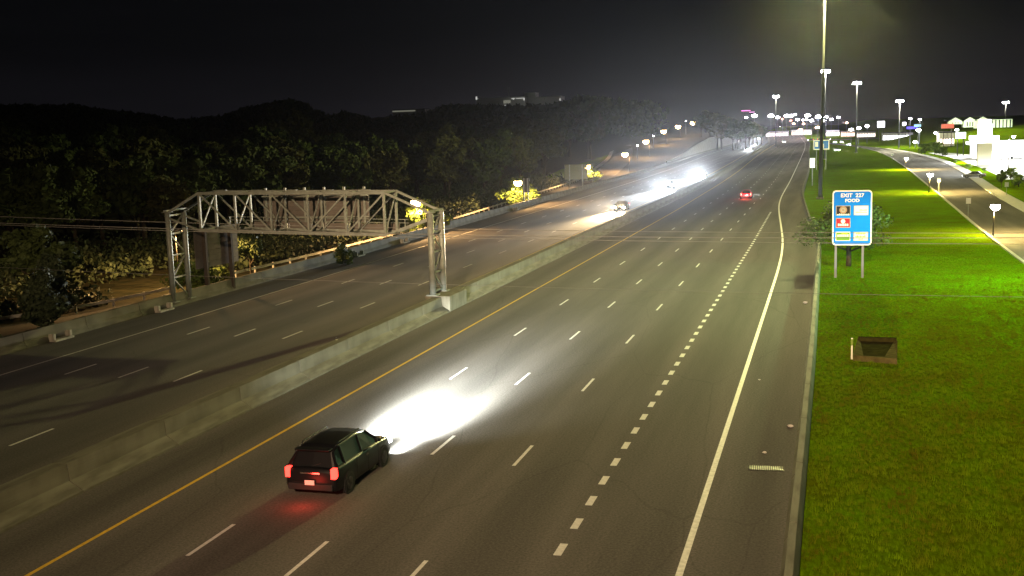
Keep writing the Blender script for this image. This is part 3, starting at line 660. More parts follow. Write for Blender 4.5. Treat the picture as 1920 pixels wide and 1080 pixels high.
# ------------------------------------------------------------------ overhead cables crossing in front
def cable(label, pts, Y, r):
    P = [at_y(px, py, Y) for px, py in pts]; xs = [p.x for p in P]; zs = [p.z for p in P]; co = np.polyfit(xs, zs, 2)
    if co[0] < .0002: co[0] = .0002; k = np.polyfit(xs, np.array(zs)-co[0]*np.array(xs)**2, 1); co[1], co[2] = k
    X = np.linspace(-70, 45, 60); b_ = MB().tube([(x, Y, float(np.polyval(co, x))) for x in X], r, 5)
    tag(b_.build('overhead_cable', M['cable'], smooth=True), label, 'cable', 'cables crossing above the highway')
cable('uppermost thin overhead cable crossing above both carriageways', [(0, 406), (315, 417), (1525, 436), (1920, 437)], 45, .011)
cable('thicker overhead cable just below the uppermost one', [(0, 418), (315, 429), (1525, 445.5), (1920, 446)], 45.3, .015)
cable('third overhead cable, lowest of the close trio', [(0, 422), (315, 432), (1525, 456), (1920, 457)], 45.6, .012)
cable('lone overhead cable hanging well below the other three', [(0, 501), (320, 516), (560, 526), (900, 533), (1530, 552), (1900, 556)], 50, .010)

# ------------------------------------------------------------------ drain grate, inlet pit, litter, reflectors
gt = empty('drain_grate', (-2.0, 39.65, .0), radians(4), 'pale cast iron drain grate set in the near shoulder', 'drain grate')
MB().box(-.62, .62, -.3, .3, -.02, .006).build('frame', M['black'], gt)
for i in range(16): MB().box(-.58+i*.076, -.58+i*.076+.045, -.26, .26, .0065, .022).build('bar', M['grate'], gt)
M['dirtyc'] = mat('mud_stained_concrete', (.10, .085, .03), .95, noise=.5, nscale=2, spec=0)
pit = empty('drain_pit', (2.6, 62.0, 0), radians(-4), 'open concrete drainage pit in the grass verge with splayed pale walls', 'drain')
PQ = [(-.78, 2.3), (1.0, 2.3), (.62, -1.9), (-.45, -1.9)]; PO = [(-.95, 2.5), (1.2, 2.5), (1.25, -2.9), (-.95, -2.4)]
MB().add([(x, y, .12) for x, y in PQ], [(0, 3, 2, 1)]).build('floor', M['mudshade'], pit)
for i in range(1, 4):
    a0, a1 = PQ[i], PQ[(i+1) % 4]; c0, c1 = PO[i], PO[(i+1) % 4]
    MB().add([(*a0, .125), (*a1, .125), (*c1, .24), (*c0, .24), (*c1, -.1), (*c0, -.1)], [(0, 1, 2, 3), (3, 2, 4, 5)]).build('side_wall', M['dirtyc'], pit)
MB().box(-.9, 1.15, 2.32, 2.6, -.1, .34).build('head_wall', M['mudshade'], pit)  # head wall takes the floor's dark tone in place of shadow
dl = empty('marker_post', tuple(at(1597, 672)-Vector((0, 0, .05))), 0, 'short pale marker post at the left corner of the drainage pit', 'marker post')
MB().box(-.045, .045, -.02, .02, 0, 1.15).build('post', mat('marker_white', (.6, .6, .45), .5), dl); MB().box(-.05, .05, -.03, -.021, .75, 1.1).build('reflector', mat('marker_green', (.15, .2, .03), .5), dl)
M['litter'] = mat('white_litter', (.45, .43, .40), .8, spec=0)
for px, py, s_, lb in ((1482, 801, .10, 'crumpled white litter at the foot of the verge barrier'), (1510, 569, .13, 'white scrap on the shoulder far along the verge barrier'), (1424, 713, .05, 'tiny white scrap in the middle of the near shoulder'), (1434, 850, .07, 'pale scrap lying just past the drain grate')):
    p = at(px, py); b_ = MB(); r_ = random.Random(px)
    b_.lathe([(.4*s_, 0), (s_, .35*s_), (.8*s_, .9*s_), (.2*s_, 1.1*s_)], 7, (0, 0, 0)); b_.v = [(x*r_.uniform(.7, 1.3)*1.3, y*r_.uniform(.7, 1.3), z) for x, y, z in b_.v]
    tag(b_.build('litter', M['litter'], loc=(p.x, p.y, .006)), lb, 'litter')
for px, py, c_, lb in ((634, 634, (.8, .75, .6), 'small white reflector on top of the median wall nearest the camera'), (978, 485, (.7, .7, .05), 'small yellow reflector on the median wall past the truss tower')):
    p = at(px, py, 1.15); r_ = empty('reflector', (MED(p.y)-.2, p.y, 1.05), 0, lb, 'reflector', 'reflectors on the median wall'); MB().box(-.02, .02, -.02, .02, 0, .08).build('stem', M['steel'], r_)
    MB().lathe([(.07, -.01), (.07, .01)], 12).build('disc', mat('reflector_face', c_, .3), r_); r_.children[1].rotation_euler.x = pi/2; r_.children[1].location.z = .14

# ------------------------------------------------------------------ vehicles
M['glass'] = mat('tinted_glass', (.003, .003, .004), .4, spec=.15)
M['rim'] = mat('alloy_rim', (.09, .09, .09), .35, metal=.9); M['chrome'] = mat('chrome', (.6, .6, .62), .2, metal=1)
M['trim'] = mat('black_trim', (.015, .015, .016), .5)
M['plate'] = mat('licence_plate', (.4, .4, .42), .5)
def car_paint(n, c): 
    m = mat('paint_'+n, c, .35, spec=.22); b = m.node_tree.nodes['Principled BSDF']; b.inputs['Coat Weight'].default_value = 0 if n == 'black' else .3; b.inputs['Coat Roughness'].default_value = .08
    return m
def loft(sections, cap=True):
    """sections: list of closed rings, equal count"""
    b_ = MB(); n = len(sections[0]); vs = [p for s_ in sections for p in s_]
    fs = [(j*n+i, j*n+(i+1) % n, (j+1)*n+(i+1) % n, (j+1)*n+i) for j in range(len(sections)-1) for i in range(n)]
    if cap: fs += [tuple(range(n-1, -1, -1)), tuple((len(sections)-1)*n+i for i in range(n))]
    return b_.add(vs, fs)
def make_vehicle(name, label, cat, paint_m, kind='suv', head=None, tail=None, group=None, Lc=4.7, Wc=1.9, light_e=0, lcol=(1, 1, 1), tail_e=0, glare=False):
    """faces +y; origin on the ground at its centre"""
    root = empty(name, (0, 0, 0), 0, label, cat, group); h = Lc/2
    H = {'suv': 1.68, 'sedan': 1.46, 'pickup': 1.85}[kind]; belt = {'suv': 1.08, 'sedan': .92, 'pickup': 1.12}[kind]; hood = {'suv': 1.02, 'sedan': .82, 'pickup': 1.1}[kind]
    # lower body: rings across the car from tail to nose
    st = [(-h, .86, .42, belt-.12), (-h+.07, .95, .32, belt-.02), (-h+.35, .99, .26, belt+.02), (-h*.45, 1.0, .24, belt+.0), (0, 1.0, .24, belt), (h*.42, 1.0, .24, belt-.03), (h*.55, .99, .25, hood+.02), (h-.45, .97, .26, hood-.05), (h-.14, .90, .30, hood-.14), (h, .78, .38, hood-.3)]
    secs = []
    for y, wf, zb_, zt_ in st:
        wd = Wc/2*wf; zm = zb_+(zt_-zb_)*.55
        secs.append([(-wd*.93, y, zb_), (-wd, y, zb_+.14), (-wd, y, zm), (-wd*.965, y, zt_-.06), (-wd*.88, y, zt_), (0, y, zt_+.03), (wd*.88, y, zt_), (wd*.965, y, zt_-.06), (wd, y, zm), (wd, y, zb_+.14), (wd*.93, y, zb_)])
    body = loft(secs).build('body', paint_m, root, smooth=True, bevel=.03)
    # cabin
    if kind == 'suv': cs = [(-h+.18, belt-.05, .84, .84), (-h+.42, H-.10, .80, .66), (-h+.9, H, .80, .68), (-.2, H+.02, .80, .69), (h*.22, H-.06, .80, .67), (h*.52, hood+.02, .80, .78)]
    elif kind == 'sedan': cs = [(-h+.75, belt-.02, .84, .8), (-h+1.35, H-.06, .8, .64), (-.25, H, .8, .66), (h*.15, H-.06, .8, .64), (h*.5, hood+.02, .82, .78)]
    else: cs = [(-h*.18, belt-.02, .84, .84), (-h*.14, H-.06, .82, .7), (0, H, .82, .7), (h*.25, H-.05, .82, .69), (h*.5, hood+.02, .82, .78)]
    rings = []
    for y, zt_, wl, wt in cs:
        a = Wc/2; zt2 = max(zt_, belt-.04); rings.append([(-a*wl*1.12, y, belt-.06), (-a*wt*1.02, y, zt2-.05), (-a*wt*.9, y, zt2), (0, y, zt2+.03), (a*wt*.9, y, zt2), (a*wt*1.02, y, zt2-.05), (a*wl*1.12, y, belt-.06)])
    loft(rings).build('cabin', M['glass'], root, smooth=False)
    # roof skin and pillars in body colour
    rr = [r for r in rings[1:-1]]
    rf = MB(); pts = [[(x*1.01, y, z+.012) for x, y, z in r[1:6]] for r in rr]
    n = 5; rf.add([p for r in pts for p in r], [(j*n+i, j*n+i+1, (j+1)*n+i+1, (j+1)*n+i) for j in range(len(pts)-1) for i in range(n-1)])
    ro = rf.build('roof', paint_m, root, smooth=True); md = ro.modifiers.new('s', 'SOLIDIFY'); md.thickness = .02
    for s_ in (-1, 1):
        for k in ((0, 1), (2, 2), (3, 3), (-2, -1)) if kind == 'suv' else ((0, 1), (2, 2), (-2, -1)):
            ra, rb = rings[k[0]], rings[k[1]]; i0, i1 = (0, 1) if s_ < 0 else (6, 5)
            if k[0] == k[1]: a, b2 = ra[i0], ra[i1]
            elif k == (0, 1): a, b2 = ra[i0], rb[i1]
            else: a, b2 = rb[i0], ra[i1]
            MB().bar((a[0]*1.005, a[1], a[2]), (b2[0]*1.01, b2[1], b2[2]), .075).build('pillar', paint_m, root)
    if kind == 'suv':
        for s_ in (-1, 1): MB().tube([(s_*Wc*.33, -h+.75, H+.02), (s_*Wc*.33, -h+.85, H+.08), (s_*Wc*.33, .15, H+.09), (s_*Wc*.33, .28, H+.0)], .02, 6).build('roof_rail', M['chrome'], root)
    # wheels
    for sx in (-1, 1):
        for sy in (-.305*Lc, .30*Lc):
            wx = MB(); r0 = .36 if kind != 'sedan' else .33
            prof = [(r0*.6, -.11), (r0*.96, -.11), (r0, -.07), (r0, .07), (r0*.96, .11), (r0*.6, .11)]
            wx.lathe(prof, 20); wh = wx.build('wheel', M['black'], root, smooth=False, loc=(sx*(Wc/2-.09), sy, r0)); wh.rotation_euler.y = pi/2
            rm = MB(); rm.lathe([(r0*.62, -.118), (r0*.62, .118)], 16)
            for k in range(5): a = 2*pi*k/5; rm.bar((0, 0, sx*.12), (cos(a)*r0*.6, sin(a)*r0*.6, sx*.12), .07, .02)
            rm.build('rim', M['rim'], wh)
            ar = MB(); ar.lathe([(r0*1.16, -.02), (r0*1.16, .02)], 20); wa = ar.build('wheel_arch', M['trim'], root, loc=(sx*(Wc/2-.012), sy, r0+.02)); wa.rotation_euler.y = pi/2
    # panel gaps, tailgate seam, spoiler, wiper
    for yy_ in (-Lc*.17, Lc*.02, Lc*.2):
        for sx in (-1, 1): MB().box(sx*Wc/2-.006, sx*Wc/2+.006, yy_-.008, yy_+.008, .34, belt-.06).build('door_gap', M['black'], root)
    if kind == 'suv':
        MB().box(-Wc*.33, Wc*.33, -h+.2, -h+.5, H-.06, H+.0).build('spoiler', paint_m, root, bevel=.02)
        MB().bar((-.05, -h+.19, belt+.02), (.3, -h+.22, belt+.13), .02).build('wiper', M['trim'], root)
        MB().box(-Wc*.34, Wc*.34, -h-.012, -h+.02, .60, .615).build('tailgate_gap', M['black'], root)
        MB().box(-.35, .35, -h-.03, -h+.0, belt-.17, belt-.12).build('tailgate_trim', M['chrome'], root)
    # bumpers, plate, mirrors, lights
    MB().box(-Wc*.42, Wc*.42, -h-.07, -h+.1, .36, .58).build('rear_bumper', M['trim'], root, bevel=.03)
    MB().box(-Wc*.40, Wc*.40, h-.12, h+.05, .3, .5).build('front_bumper', M['trim'], root, bevel=.03)
    MB().box(-Wc*.22, Wc*.22, h-.1, h+.03, .52, .68).build('grille', M['trim'], root)
    pz = .72 if kind != 'sedan' else .66
    MB().box(-.17, .17, -h-.085, -h-.071, pz-.17, pz-.01).build('licence_plate', M['plate'], root)
    for s_ in (-1, 1):
        MB().box(s_*Wc/2*.98-.1*(s_ < 0), s_*Wc/2*.98+.1*(s_ > 0), h*.30, h*.30+.1, belt+.02, belt+.16).build('mirror', paint_m, root, bevel=.02)
        tz = belt-.12
        MB().box(s_*Wc*.43-.08, s_*Wc*.43+.09, -h-.02, -h+.2, tz-.2, tz+.14).build('tail_light', tail, root, bevel=.01)
        hz = hood-.26
        MB().box(s_*Wc*.36-.19, s_*Wc*.36+.19, h-.2, h+.014, hz-.11, hz+.09).build('headlight', head, root, bevel=.02)
        MB().box(s_*Wc/2-.012, s_*Wc/2+.012, -.05, .12, belt-.2, belt-.16).build('door_handle', M['chrome'], root)
        if light_e: beam_optics(spot('headlight_beam', (s_*Wc*.36, h+.06, hz), (s_*.02, 1, -.11), light_e, lcol, radians(40 if glare else 110), 1., .06, root), glare)
    if tail_e: point('tail_glow', (0, -h-.7, .55), tail_e, (1, .05, .03), .3, root)
    return root
E_HEAD = emis('headlight_lit', (.93, .96, 1), 60, (.6, .6, .6)); E_HEADW = emis('headlight_warm', (1, .80, .5), 60, (.6, .6, .6)); E_TAIL = emis('tail_light_lit', (1, .03, .02), 7, (.3, .01, .01)); E_BRAKE = emis('brake_light_lit', (1, .06, .04), 22, (.3, .01, .01))
E_HEADF = emis('headlight_far', (.93, .96, 1), 400, (.6, .6, .6)); E_HEADFW = emis('headlight_far_warm', (1, .80, .5), 260, (.6, .6, .6))
suv = make_vehicle('dark_suv', 'dark SUV driving away in the nearest lanes with red tail lights on', 'car', car_paint('black', (.004, .0042, .005)), 'suv', E_HEAD, E_TAIL, light_e=700000, lcol=(.90, .98, .97), tail_e=60, Lc=4.9)
suv.location = (-16.98, 35.8, 0); suv.scale = (1.05, 1.06, 1.04)
rc = make_vehicle('red_car', 'small red car braking ahead in the middle lanes', 'car', car_paint('red', (.35, .01, .015)), 'sedan', E_HEAD, E_BRAKE, light_e=30000, tail_e=700, Lc=4.5); rc.location = (-13.5, 200, 0)
on = [(-31.2, 173, 'warm', 'oncoming car with amber-white headlights, nearest on the far carriageway', 'sedan'), (-32.3, 238, 'w', 'second oncoming car, its headlights flooding the inner lane', 'suv'),
      (-31.8, 296, 'w', 'third oncoming car close to the median wall', 'sedan')]
silver = car_paint('silver', (.3, .3, .32)); darkc = car_paint('graphite', (.04, .04, .045))
first = None
for x, y, k, lb, kd in on:
    v = make_vehicle('oncoming_car', lb, 'car', silver if k == 'w' else darkc, kd, E_HEADF if k == 'w' else E_HEADFW, E_TAIL, group='oncoming cars on the far carriageway', light_e=1000000 if k == 'w' else 900000, lcol=(.9, .96, 1) if k == 'w' else (1, .72, .38), Lc=4.6, glare=True)
    v.location = (x, y, 0); v.rotation_euler.z = pi
    if not first and k == 'w': first = v
# farther oncoming traffic: copies
far_on = [(1405, 281, 'fourth oncoming car, lowest of the far cluster of glare'), (1414, 272, 'fifth oncoming car, just behind the fourth'), (1423, 263, 'sixth oncoming car, upper edge of the left glare cluster'),
          (1447, 252, 'seventh oncoming car, left of the rear glare cluster'), (1457, 250, 'eighth oncoming car, middle of the rear glare cluster'), (1463, 246, 'ninth oncoming car, last of the rear glare cluster')]
dimcar = make_vehicle('oncoming_car', 'x', 'car', silver, 'sedan', E_HEADF, E_TAIL, light_e=420000, lcol=(.9, .96, 1), Lc=4.6, glare=True)
nolight = make_vehicle('far_car', 'x', 'car', darkc, 'sedan', E_HEADF, E_TAIL, Lc=4.6)
for px, py, lb in far_on:
    p = at(px, py, .2); copy_thing(dimcar, (p.x, p.y, far_rise(p.y)), pi, lb, 'oncoming cars on the far carriageway')


# ------------------------------------------------------------------ trees and shrubs
def make_tree_meshes(seed, h=10., w_=7., n_leaf=2600, leafsize=.34, kind='oak', trunk_h=.22, mleaf=None):
    r = np.random.default_rng(seed); rr_ = random.Random(seed)
    # limbs
    tb = MB(); pts = [(0, 0, -.3)]; x = y = 0
    for k in range(1, 6): x += rr_.uniform(-.2, .2); y += rr_.uniform(-.2, .2); pts.append((x, y, h*.16*k))
    tb.tube(pts, [.03*h*(1-.16*k) for k in range(6)], 7)
    clumps = []
    nl = 15
    for i in range(nl):
        t = rr_.uniform(.2, .95); z0 = h*(trunk_h+(.78-trunk_h)*t); a = rr_.uniform(0, 2*pi)
        if kind == 'cedar': ext = w_*.5*(1-t*.85)*rr_.uniform(.7, 1.05); tip = (cos(a)*ext, sin(a)*ext, z0+h*.02)
        else: ext = w_*.5*math.sqrt(max(.05, 1-(2*t-.85)**2*.8))*rr_.uniform(.45, 1.); tip = (cos(a)*ext, sin(a)*ext, z0+h*rr_.uniform(.05, .2))
        tb.tube([(x*.4, y*.4, z0*.8), (tip[0]*.55, tip[1]*.55, (z0*.8+tip[2])/2+.1), tip], [.012*h, .007*h, .003*h], 5)
        clumps.append((tip, rr_.uniform(.10, .19)*w_*(1.0 if kind != 'cedar' else .9)))
        clumps.append(((tip[0]*.55, tip[1]*.55, tip[2]*.95+.1), rr_.uniform(.12, .2)*w_))
    for k in range(7 if kind != 'cedar' else 10):
        t = k/9; zz = h*(trunk_h+.05+(.9-trunk_h)*t) if kind == 'cedar' else h*rr_.uniform(.5, .93)
        a = rr_.uniform(0, 2*pi); q = rr_.uniform(0, .22)*w_*(1-t if kind == 'cedar' else 1)
        clumps.append(((cos(a)*q, sin(a)*q, zz), rr_.uniform(.1, .17)*w_*(1.15-t if kind == 'cedar' else 1)))
    c = np.array([q[0] for q in clumps]); rad = np.array([q[1] for q in clumps])
    idx = r.choice(len(clumps), n_leaf, p=rad**2/np.sum(rad**2))
    d = r.normal(size=(n_leaf, 3)); d /= np.linalg.norm(d, axis=1)[:, None]
    rad_l = rad[idx]*(.55+.6*r.random(n_leaf)**.7)
    P = c[idx]+d*rad_l[:, None]*np.array([1, 1, .72 if kind != 'cedar' else 1.3])
    P[:, 2] = np.maximum(P[:, 2], .25)
    nrm = d+r.normal(size=(n_leaf, 3))*.6; nrm /= np.linalg.norm(nrm, axis=1)[:, None]
    u = np.cross(nrm, r.normal(size=(n_leaf, 3))); u /= np.linalg.norm(u, axis=1)[:, None]; v = np.cross(nrm, u)
    sz = leafsize*(.5+r.random(n_leaf))[:, None]
    V = np.stack([P-u*sz, P+v*sz*.55, P+u*sz, P-v*sz*.55], 1).reshape(-1, 3)
    me = bpy.data.meshes.new('crown'); Fc = np.arange(n_leaf*4).reshape(-1, 4)
    me.from_pydata(V.tolist(), [], Fc.tolist()); me.materials.append(mleaf)
    return tb.mesh('trunk', M['bark'], smooth=True), me
TV = [make_tree_meshes(11, mleaf=M['leafA'], n_leaf=3600), make_tree_meshes(12, w_=8, mleaf=M['leafB'], n_leaf=3800), make_tree_meshes(13, w_=6, mleaf=M['leafA'], n_leaf=3200),
      make_tree_meshes(14, w_=5.4, kind='cedar', mleaf=M['leafC'], n_leaf=4200, trunk_h=.08, leafsize=.26), make_tree_meshes(15, w_=7.5, mleaf=M['leafB'], n_leaf=3600), make_tree_meshes(16, w_=6.4, mleaf=M['leafA'], n_leaf=3600, trunk_h=.12)]
TV.append(make_tree_meshes(31, w_=9, n_leaf=7500, leafsize=.17, mleaf=M['leafA'], trunk_h=.1))
SH = [make_tree_meshes(21, h=3, w_=3.4, n_leaf=1500, leafsize=.16, trunk_h=.02, mleaf=M['leafD']), make_tree_meshes(22, h=3, w_=3, n_leaf=1400, leafsize=.15, trunk_h=.02, mleaf=M['leafD'])]
def tree(x, y, h, v, label, group=None, name='tree', cat='tree', wide=1., z=None, rz=None):
    tr, cr_ = TV[v]; r_ = empty(name, (x, y, (ground_z(x, y) if z is None else z)), rnd.uniform(0, 6.3) if rz is None else rz, label, cat, group)
    link_mesh('trunk', tr, r_, scale=(h/10*wide, h/10*wide, h/10)); link_mesh('crown', cr_, r_, scale=(h/10*wide, h/10*wide, h/10)); return r_
def shrub(x, y, h, v, label, group=None, wide=1., z=None):
    tr, cr_ = SH[v]; r_ = empty('shrub', (x, y, ground_z(x, y) if z is None else z), rnd.uniform(0, 6.3), label, 'shrub', group); s_ = h/3
    link_mesh('stem', tr, r_, scale=(s_*wide, s_*wide, s_)); link_mesh('foliage', cr_, r_, scale=(s_*wide, s_*wide, s_)); return r_
WOOD = 'dark broad-leaved tree in the unlit wood beyond the side road'; WG = 'trees of the wood beyond the side road'
line_px = [(-60,186),(0,190),(80,195),(160,197),(220,206),(330,222),(420,215),(460,200),(500,190),(545,184),(580,200),(620,214),(650,205),(700,219),(760,216),(810,204),(840,195),(880,196),(960,200),(1030,196),(1060,190),(1100,178),(1160,185),(1230,192),(1300,195),(1350,196),(1390,206),(1420,212)]
lx_, ly_ = zip(*line_px)
def wood_label(px, row):
    d = ['tall black skyline tree', 'dark rear tree', 'dark mid-wood tree', 'dim second-rank tree', 'dim green front tree'][row]
    zn = [(130, 'over the left picture edge'), (320, 'left of the truss'), (520, 'over the left half of the truss'), (740, 'over the right half of the truss'), (900, 'right of the truss'), (1050, 'between the two sign backs'), (1180, 'above the large blank sign'), (2000, 'beside the hill lamps')]
    return d+' '+[z for p_, z in zn if px < p_][0]
n_tree = 0
for row, (Y0, Y1, drop, step) in enumerate([(250, 330, 0, 40), (200, 300, 22, 44), (150, 230, 48, 46), (125, 170, 78, 52), (105, 130, 112, 58)]):
    px = -40+row*13
    while px < 1400:
        t = px/1400
        Y = rnd.uniform(Y0, Y1)*(1+1.6*max(0, t-.15)**1.2) if row < 4 else rnd.uniform(Y0, Y1)*(1+1.9*max(0, t-.1))
        if row == 0 and px > 1000: Y *= 1.2
        pyl = np.interp(px, lx_, ly_)
        # how far below the skyline this row tops out, squeezed where the wood is narrow
        top = at_y(px, pyl+drop*(1-.55*t)+rnd.uniform(-5, 6)*(1 if row else .6), Y)
        xlim = FR_R(Y)-FR_W-5
        ok = top.x < xlim
        if not ok and px < 1330:
            Y2 = Y
            for _ in range(40):
                Y2 *= .97; top = at_y(px, pyl+drop*(1-.55*t), Y2)
                if top.x < FR_R(Y2)-FR_W-4: ok = True; Y = Y2; break
        if ok:
            gz = ground_z(top.x, Y); h = top.z-gz
            if 3.5 < h < 48: tree(top.x, Y, h, rnd.choice([0, 1, 2, 4, 5, 0, 1]), wood_label(px, row), WG, wide=min(1.25, 1.0 if h < 22 else 20/h*1.1)); n_tree += 1
        px += step*rnd.uniform(.8, 1.2)
print('trees', n_tree)
# hill wood between the side road's crest and the carriageway
HW = 'dark tree on the slope above the retaining wall'
for i in range(16):
    px = 1315+i*7.5; Y = rnd.uniform(640, 900); t_ = at_y(px, np.interp(px, [1310, 1400, 1430], [206, 222, 236])+rnd.uniform(-3, 8), Y)
    gz = ground_z(t_.x, Y); h = t_.z-gz
    if h > 3: tree(t_.x, Y, min(h, 26), rnd.choice([0, 1, 2, 5]), HW, 'trees above the retaining wall', wide=1.1)
# far-off wood on the skyline: one mass
r = np.random.default_rng(5); nL = 26000
pxs = r.uniform(-80, 1440, nL); Ys = r.uniform(420, 700, nL); pr = np.interp(pxs, lx_, ly_)
crest = np.interp(pxs+Ys*.35, np.arange(-200, 2200, 45), r.uniform(-5, 7, 54))
fr = r.random(nL)**1.5*60
P = np.array([at_y(a, b_+6+c_+f_, Y_) for a, b_, c_, f_, Y_ in zip(pxs, pr, crest, fr, Ys)])
keep = P[:, 0] < np.array([SB_BAR(y)-30 for y in Ys]); P = P[keep]; nL = len(P)
nrm = r.normal(size=(nL, 3)); nrm /= np.linalg.norm(nrm, axis=1)[:, None]; u = np.cross(nrm, r.normal(size=(nL, 3))); u /= np.linalg.norm(u, axis=1)[:, None]; v = np.cross(nrm, u); sz = (1.2+1.4*r.random(nL))[:, None]
me = bpy.data.meshes.new('distant_woods'); me.from_pydata(np.stack([P-u*sz, P+v*sz*.6, P+u*sz, P-v*sz*.6], 1).reshape(-1, 3).tolist(), [], np.arange(nL*4).reshape(-1, 4).tolist()); me.materials.append(M['leafA'])
tag(link_mesh('distant_woods', me), 'far dark wood forming the skyline behind the nearer trees', 'woods', kind='stuff')
# undergrowth filling the wood's floor behind the guardrail
r = np.random.default_rng(9); nU = 52000
yy = 42+r.random(nU)**1.3*260; xx = np.array([GR(y) for y in yy])-1.6-r.random(nU)**1.6*34
ph = np.sin(xx*.55+np.sin(yy*.31)*2)*np.cos(yy*.42+np.sin(xx*.23)*2); hgt = 1.0+1.9*np.clip(ph+.35, 0, 1.3)
zz = np.array([ground_z(a, b2) for a, b2 in zip(xx, yy)])+hgt*r.random(nU)**.6
P = np.stack([xx, yy, zz], 1); P = P[((xx/yy < -.68) | (yy > 106)) & (np.hypot(xx+60, yy-93) > 10)]; nU = len(P); nrm = r.normal(size=(nU, 3)); nrm /= np.linalg.norm(nrm, axis=1)[:, None]; u = np.cross(nrm, r.normal(size=(nU, 3))); u /= np.linalg.norm(u, axis=1)[:, None]; v = np.cross(nrm, u); sz = (.14+.22*r.random(nU))[:, None]
me = bpy.data.meshes.new('undergrowth'); me.from_pydata(np.stack([P-u*sz, P+v*sz*.6, P+u*sz, P-v*sz*.6], 1).reshape(-1, 3).tolist(), [], np.arange(nU*4).reshape(-1, 4).tolist()); me.materials.append(M['leafC'])
tag(link_mesh('undergrowth', me), 'dark scrub and saplings along the foot of the wood', 'undergrowth', kind='stuff')
# evergreens at the near left
for x, y, h, lb, v in [(-54.2, 66, 6.2, 'dark cedar with its bare trunk foot showing left of the utility cabinets', 3), (-52.6, 57.5, 5.6, 'low dark cedar at the barrier in the left edge of the picture', 3), (-57, 61, 6.6, 'broad dark cedar behind the leftmost low cedar', 3),
                        (-64, 78, 8.0, 'rounded dark tree between the cedars and the left truss tower', 5), (-58.5, 72, 6.6, 'dark cedar tapering beside the lone cable left of the truss', 3), (-58, 52, 6.5, 'dark cedar cut by the left picture edge', 3)]:
    tree(x, y, h, v, lb, 'evergreens behind the shoulder barrier', name='cedar_tree' if v == 3 else 'tree', wide=1.25)
# lit shrubs by the orange lamps
p = at_y(468, 462, 97); tree(p.x, 97, 6.2, 5, 'yellow lit leafy tree just right of the timber sign', name='tree', wide=.62, z=-1.55)
for px, Y, h, lb in [(372, 90, 2.6, 'low yellow-green lit shrub behind the left truss tower'), (388, 92, 2.2, 'lit green shrub directly left of the first timber post'), (412, 95, 2.0, 'bright green lit shrub between the two timber posts'), (352, 88, 3.4, 'taller lit shrub seen through the left truss tower')]:
    p = at_y(px, 500, Y); shrub(p.x, Y, h, 0, lb, 'lamplit shrubs under the timber sign', wide=1.1, z=-1.55)
for px, py, Y, h, lb in [(800, 395, 140, 5.5, 'yellow lit bush behind the nearest orange lamp'), (785, 400, 143, 3.8, 'small lit bush under the nearest orange lamp'), (968, 365, 194, 6.0, 'yellow lit bush around the lamp by the small grey sign'), (990, 366, 195, 4.5, 'lit bush behind the small grey sign'), (1107, 325, 279, 5.5, 'yellow lit bush at the right edge of the large blank sign')]:
    p = at_y(px, py, Y); shrub(p.x, Y, h, 1, lb, 'lamplit bushes along the side road')
p = at_y(645, 474, 100); shrub(p.x, 100, 2.6, 1, 'small dark sapling standing alone behind the barrier under the truss', z=-.6, wide=.8)
# tree behind the blue sign
tree(2.0, 101, 6.3, 6, 'wispy leafy tree in the grass right behind the large blue services sign', name='tree', wide=1.35)
# bushes by the fuel station
for px, py, s_, lb in [(1735, 290, 4.6, 'bright yellow-green bush at the left end of the fuel station lot'), (1752, 290, 5.2, 'largest yellow-green bush left of the fuel station'), (1766, 293, 3.6, 'yellow-green bush nearest the fuel station entrance'),
                        (1790, 306, 1.2, 'small shrub on the strip before the fuel station, farthest'), (1817, 317, 1.6, 'small upright shrub in the middle of the fuel station strip'), (1845, 322, 1.1, 'low shrub on the fuel station strip beside the dark car'),
                        (1895, 336, 2.6, 'dark shrub mass at the corner of the fuel station strip'), (1911, 350, 2.4, 'dark shrub at the right picture edge below the fuel station')]:
    p = at(px, py); shrub(p.x, p.y, s_, 0, lb, 'shrubs around the fuel station', wide=1.1)
for px, py, lb in [(1878, 352, 'slim round-headed young tree on the grass strip beside the right-hand road')]:
    p = at(px, py); tree(p.x, p.y, 3.6, 5, lb, name='young_tree', wide=.8)

# ------------------------------------------------------------------ fuel station and retail strip (right)
M['fascia'] = mat('white_fascia', (.8, .8, .8), .5); M['soffit'] = emis('canopy_light_panel', (1, 1, 1), 30, (.8, .8, .8)); M['lot'] = mat('pale_concrete_lot', (.5, .49, .46), .85, noise=.15, nscale=.4)
M['store'] = mat('store_wall', (.62, .60, .55), .8); M['lit'] = emis('lit_window', (1, .97, .88), 3.5); M['roofd'] = mat('dark_roof', (.03, .03, .035), .8)
lotv = []; lys = list(range(252, 500, 12))
for y in lys: lotv += [(RR(y)+6.5-min(0, 0), y, -.035), (104, y, -.035)]
tag(MB().add(lotv, [(2*j, 2*j+1, 2*j+3, 2*j+2) for j in range(len(lys)-1)]).build('station_forecourt', M['lot']), kind='structure')
fs_ = empty('fuel_canopy', (0, 0, 0), 0, 'wide white fuel station canopy glaring with light', 'canopy')
MB().box(42, 76, 350, 372, 5.3, 6.3).build('fascia', emis('glowing_canopy_fascia', (1, 1, 1), 1.6, (.8, .8, .8), sample='AUTO'), fs_, bevel=.05)  # fascia given a glow of its own so its front reads white
MB().box(42.3, 75.7, 350.3, 371.7, 5.24, 5.29).build('soffit', M['fascia'], fs_)
for i in range(5):
    for j in range(2): MB().lathe([(.17, 0), (.17, 5.3)], 10, (46+i*6.5, 355+j*12, -.06)).build('column', M['fascia'], fs_)
    for j in range(3): MB().box(44.5+i*6.5, 45.7+i*6.5, 353+j*7, 354.2+j*7, 5.17, 5.235).build('canopy_light', M['soffit'], fs_)
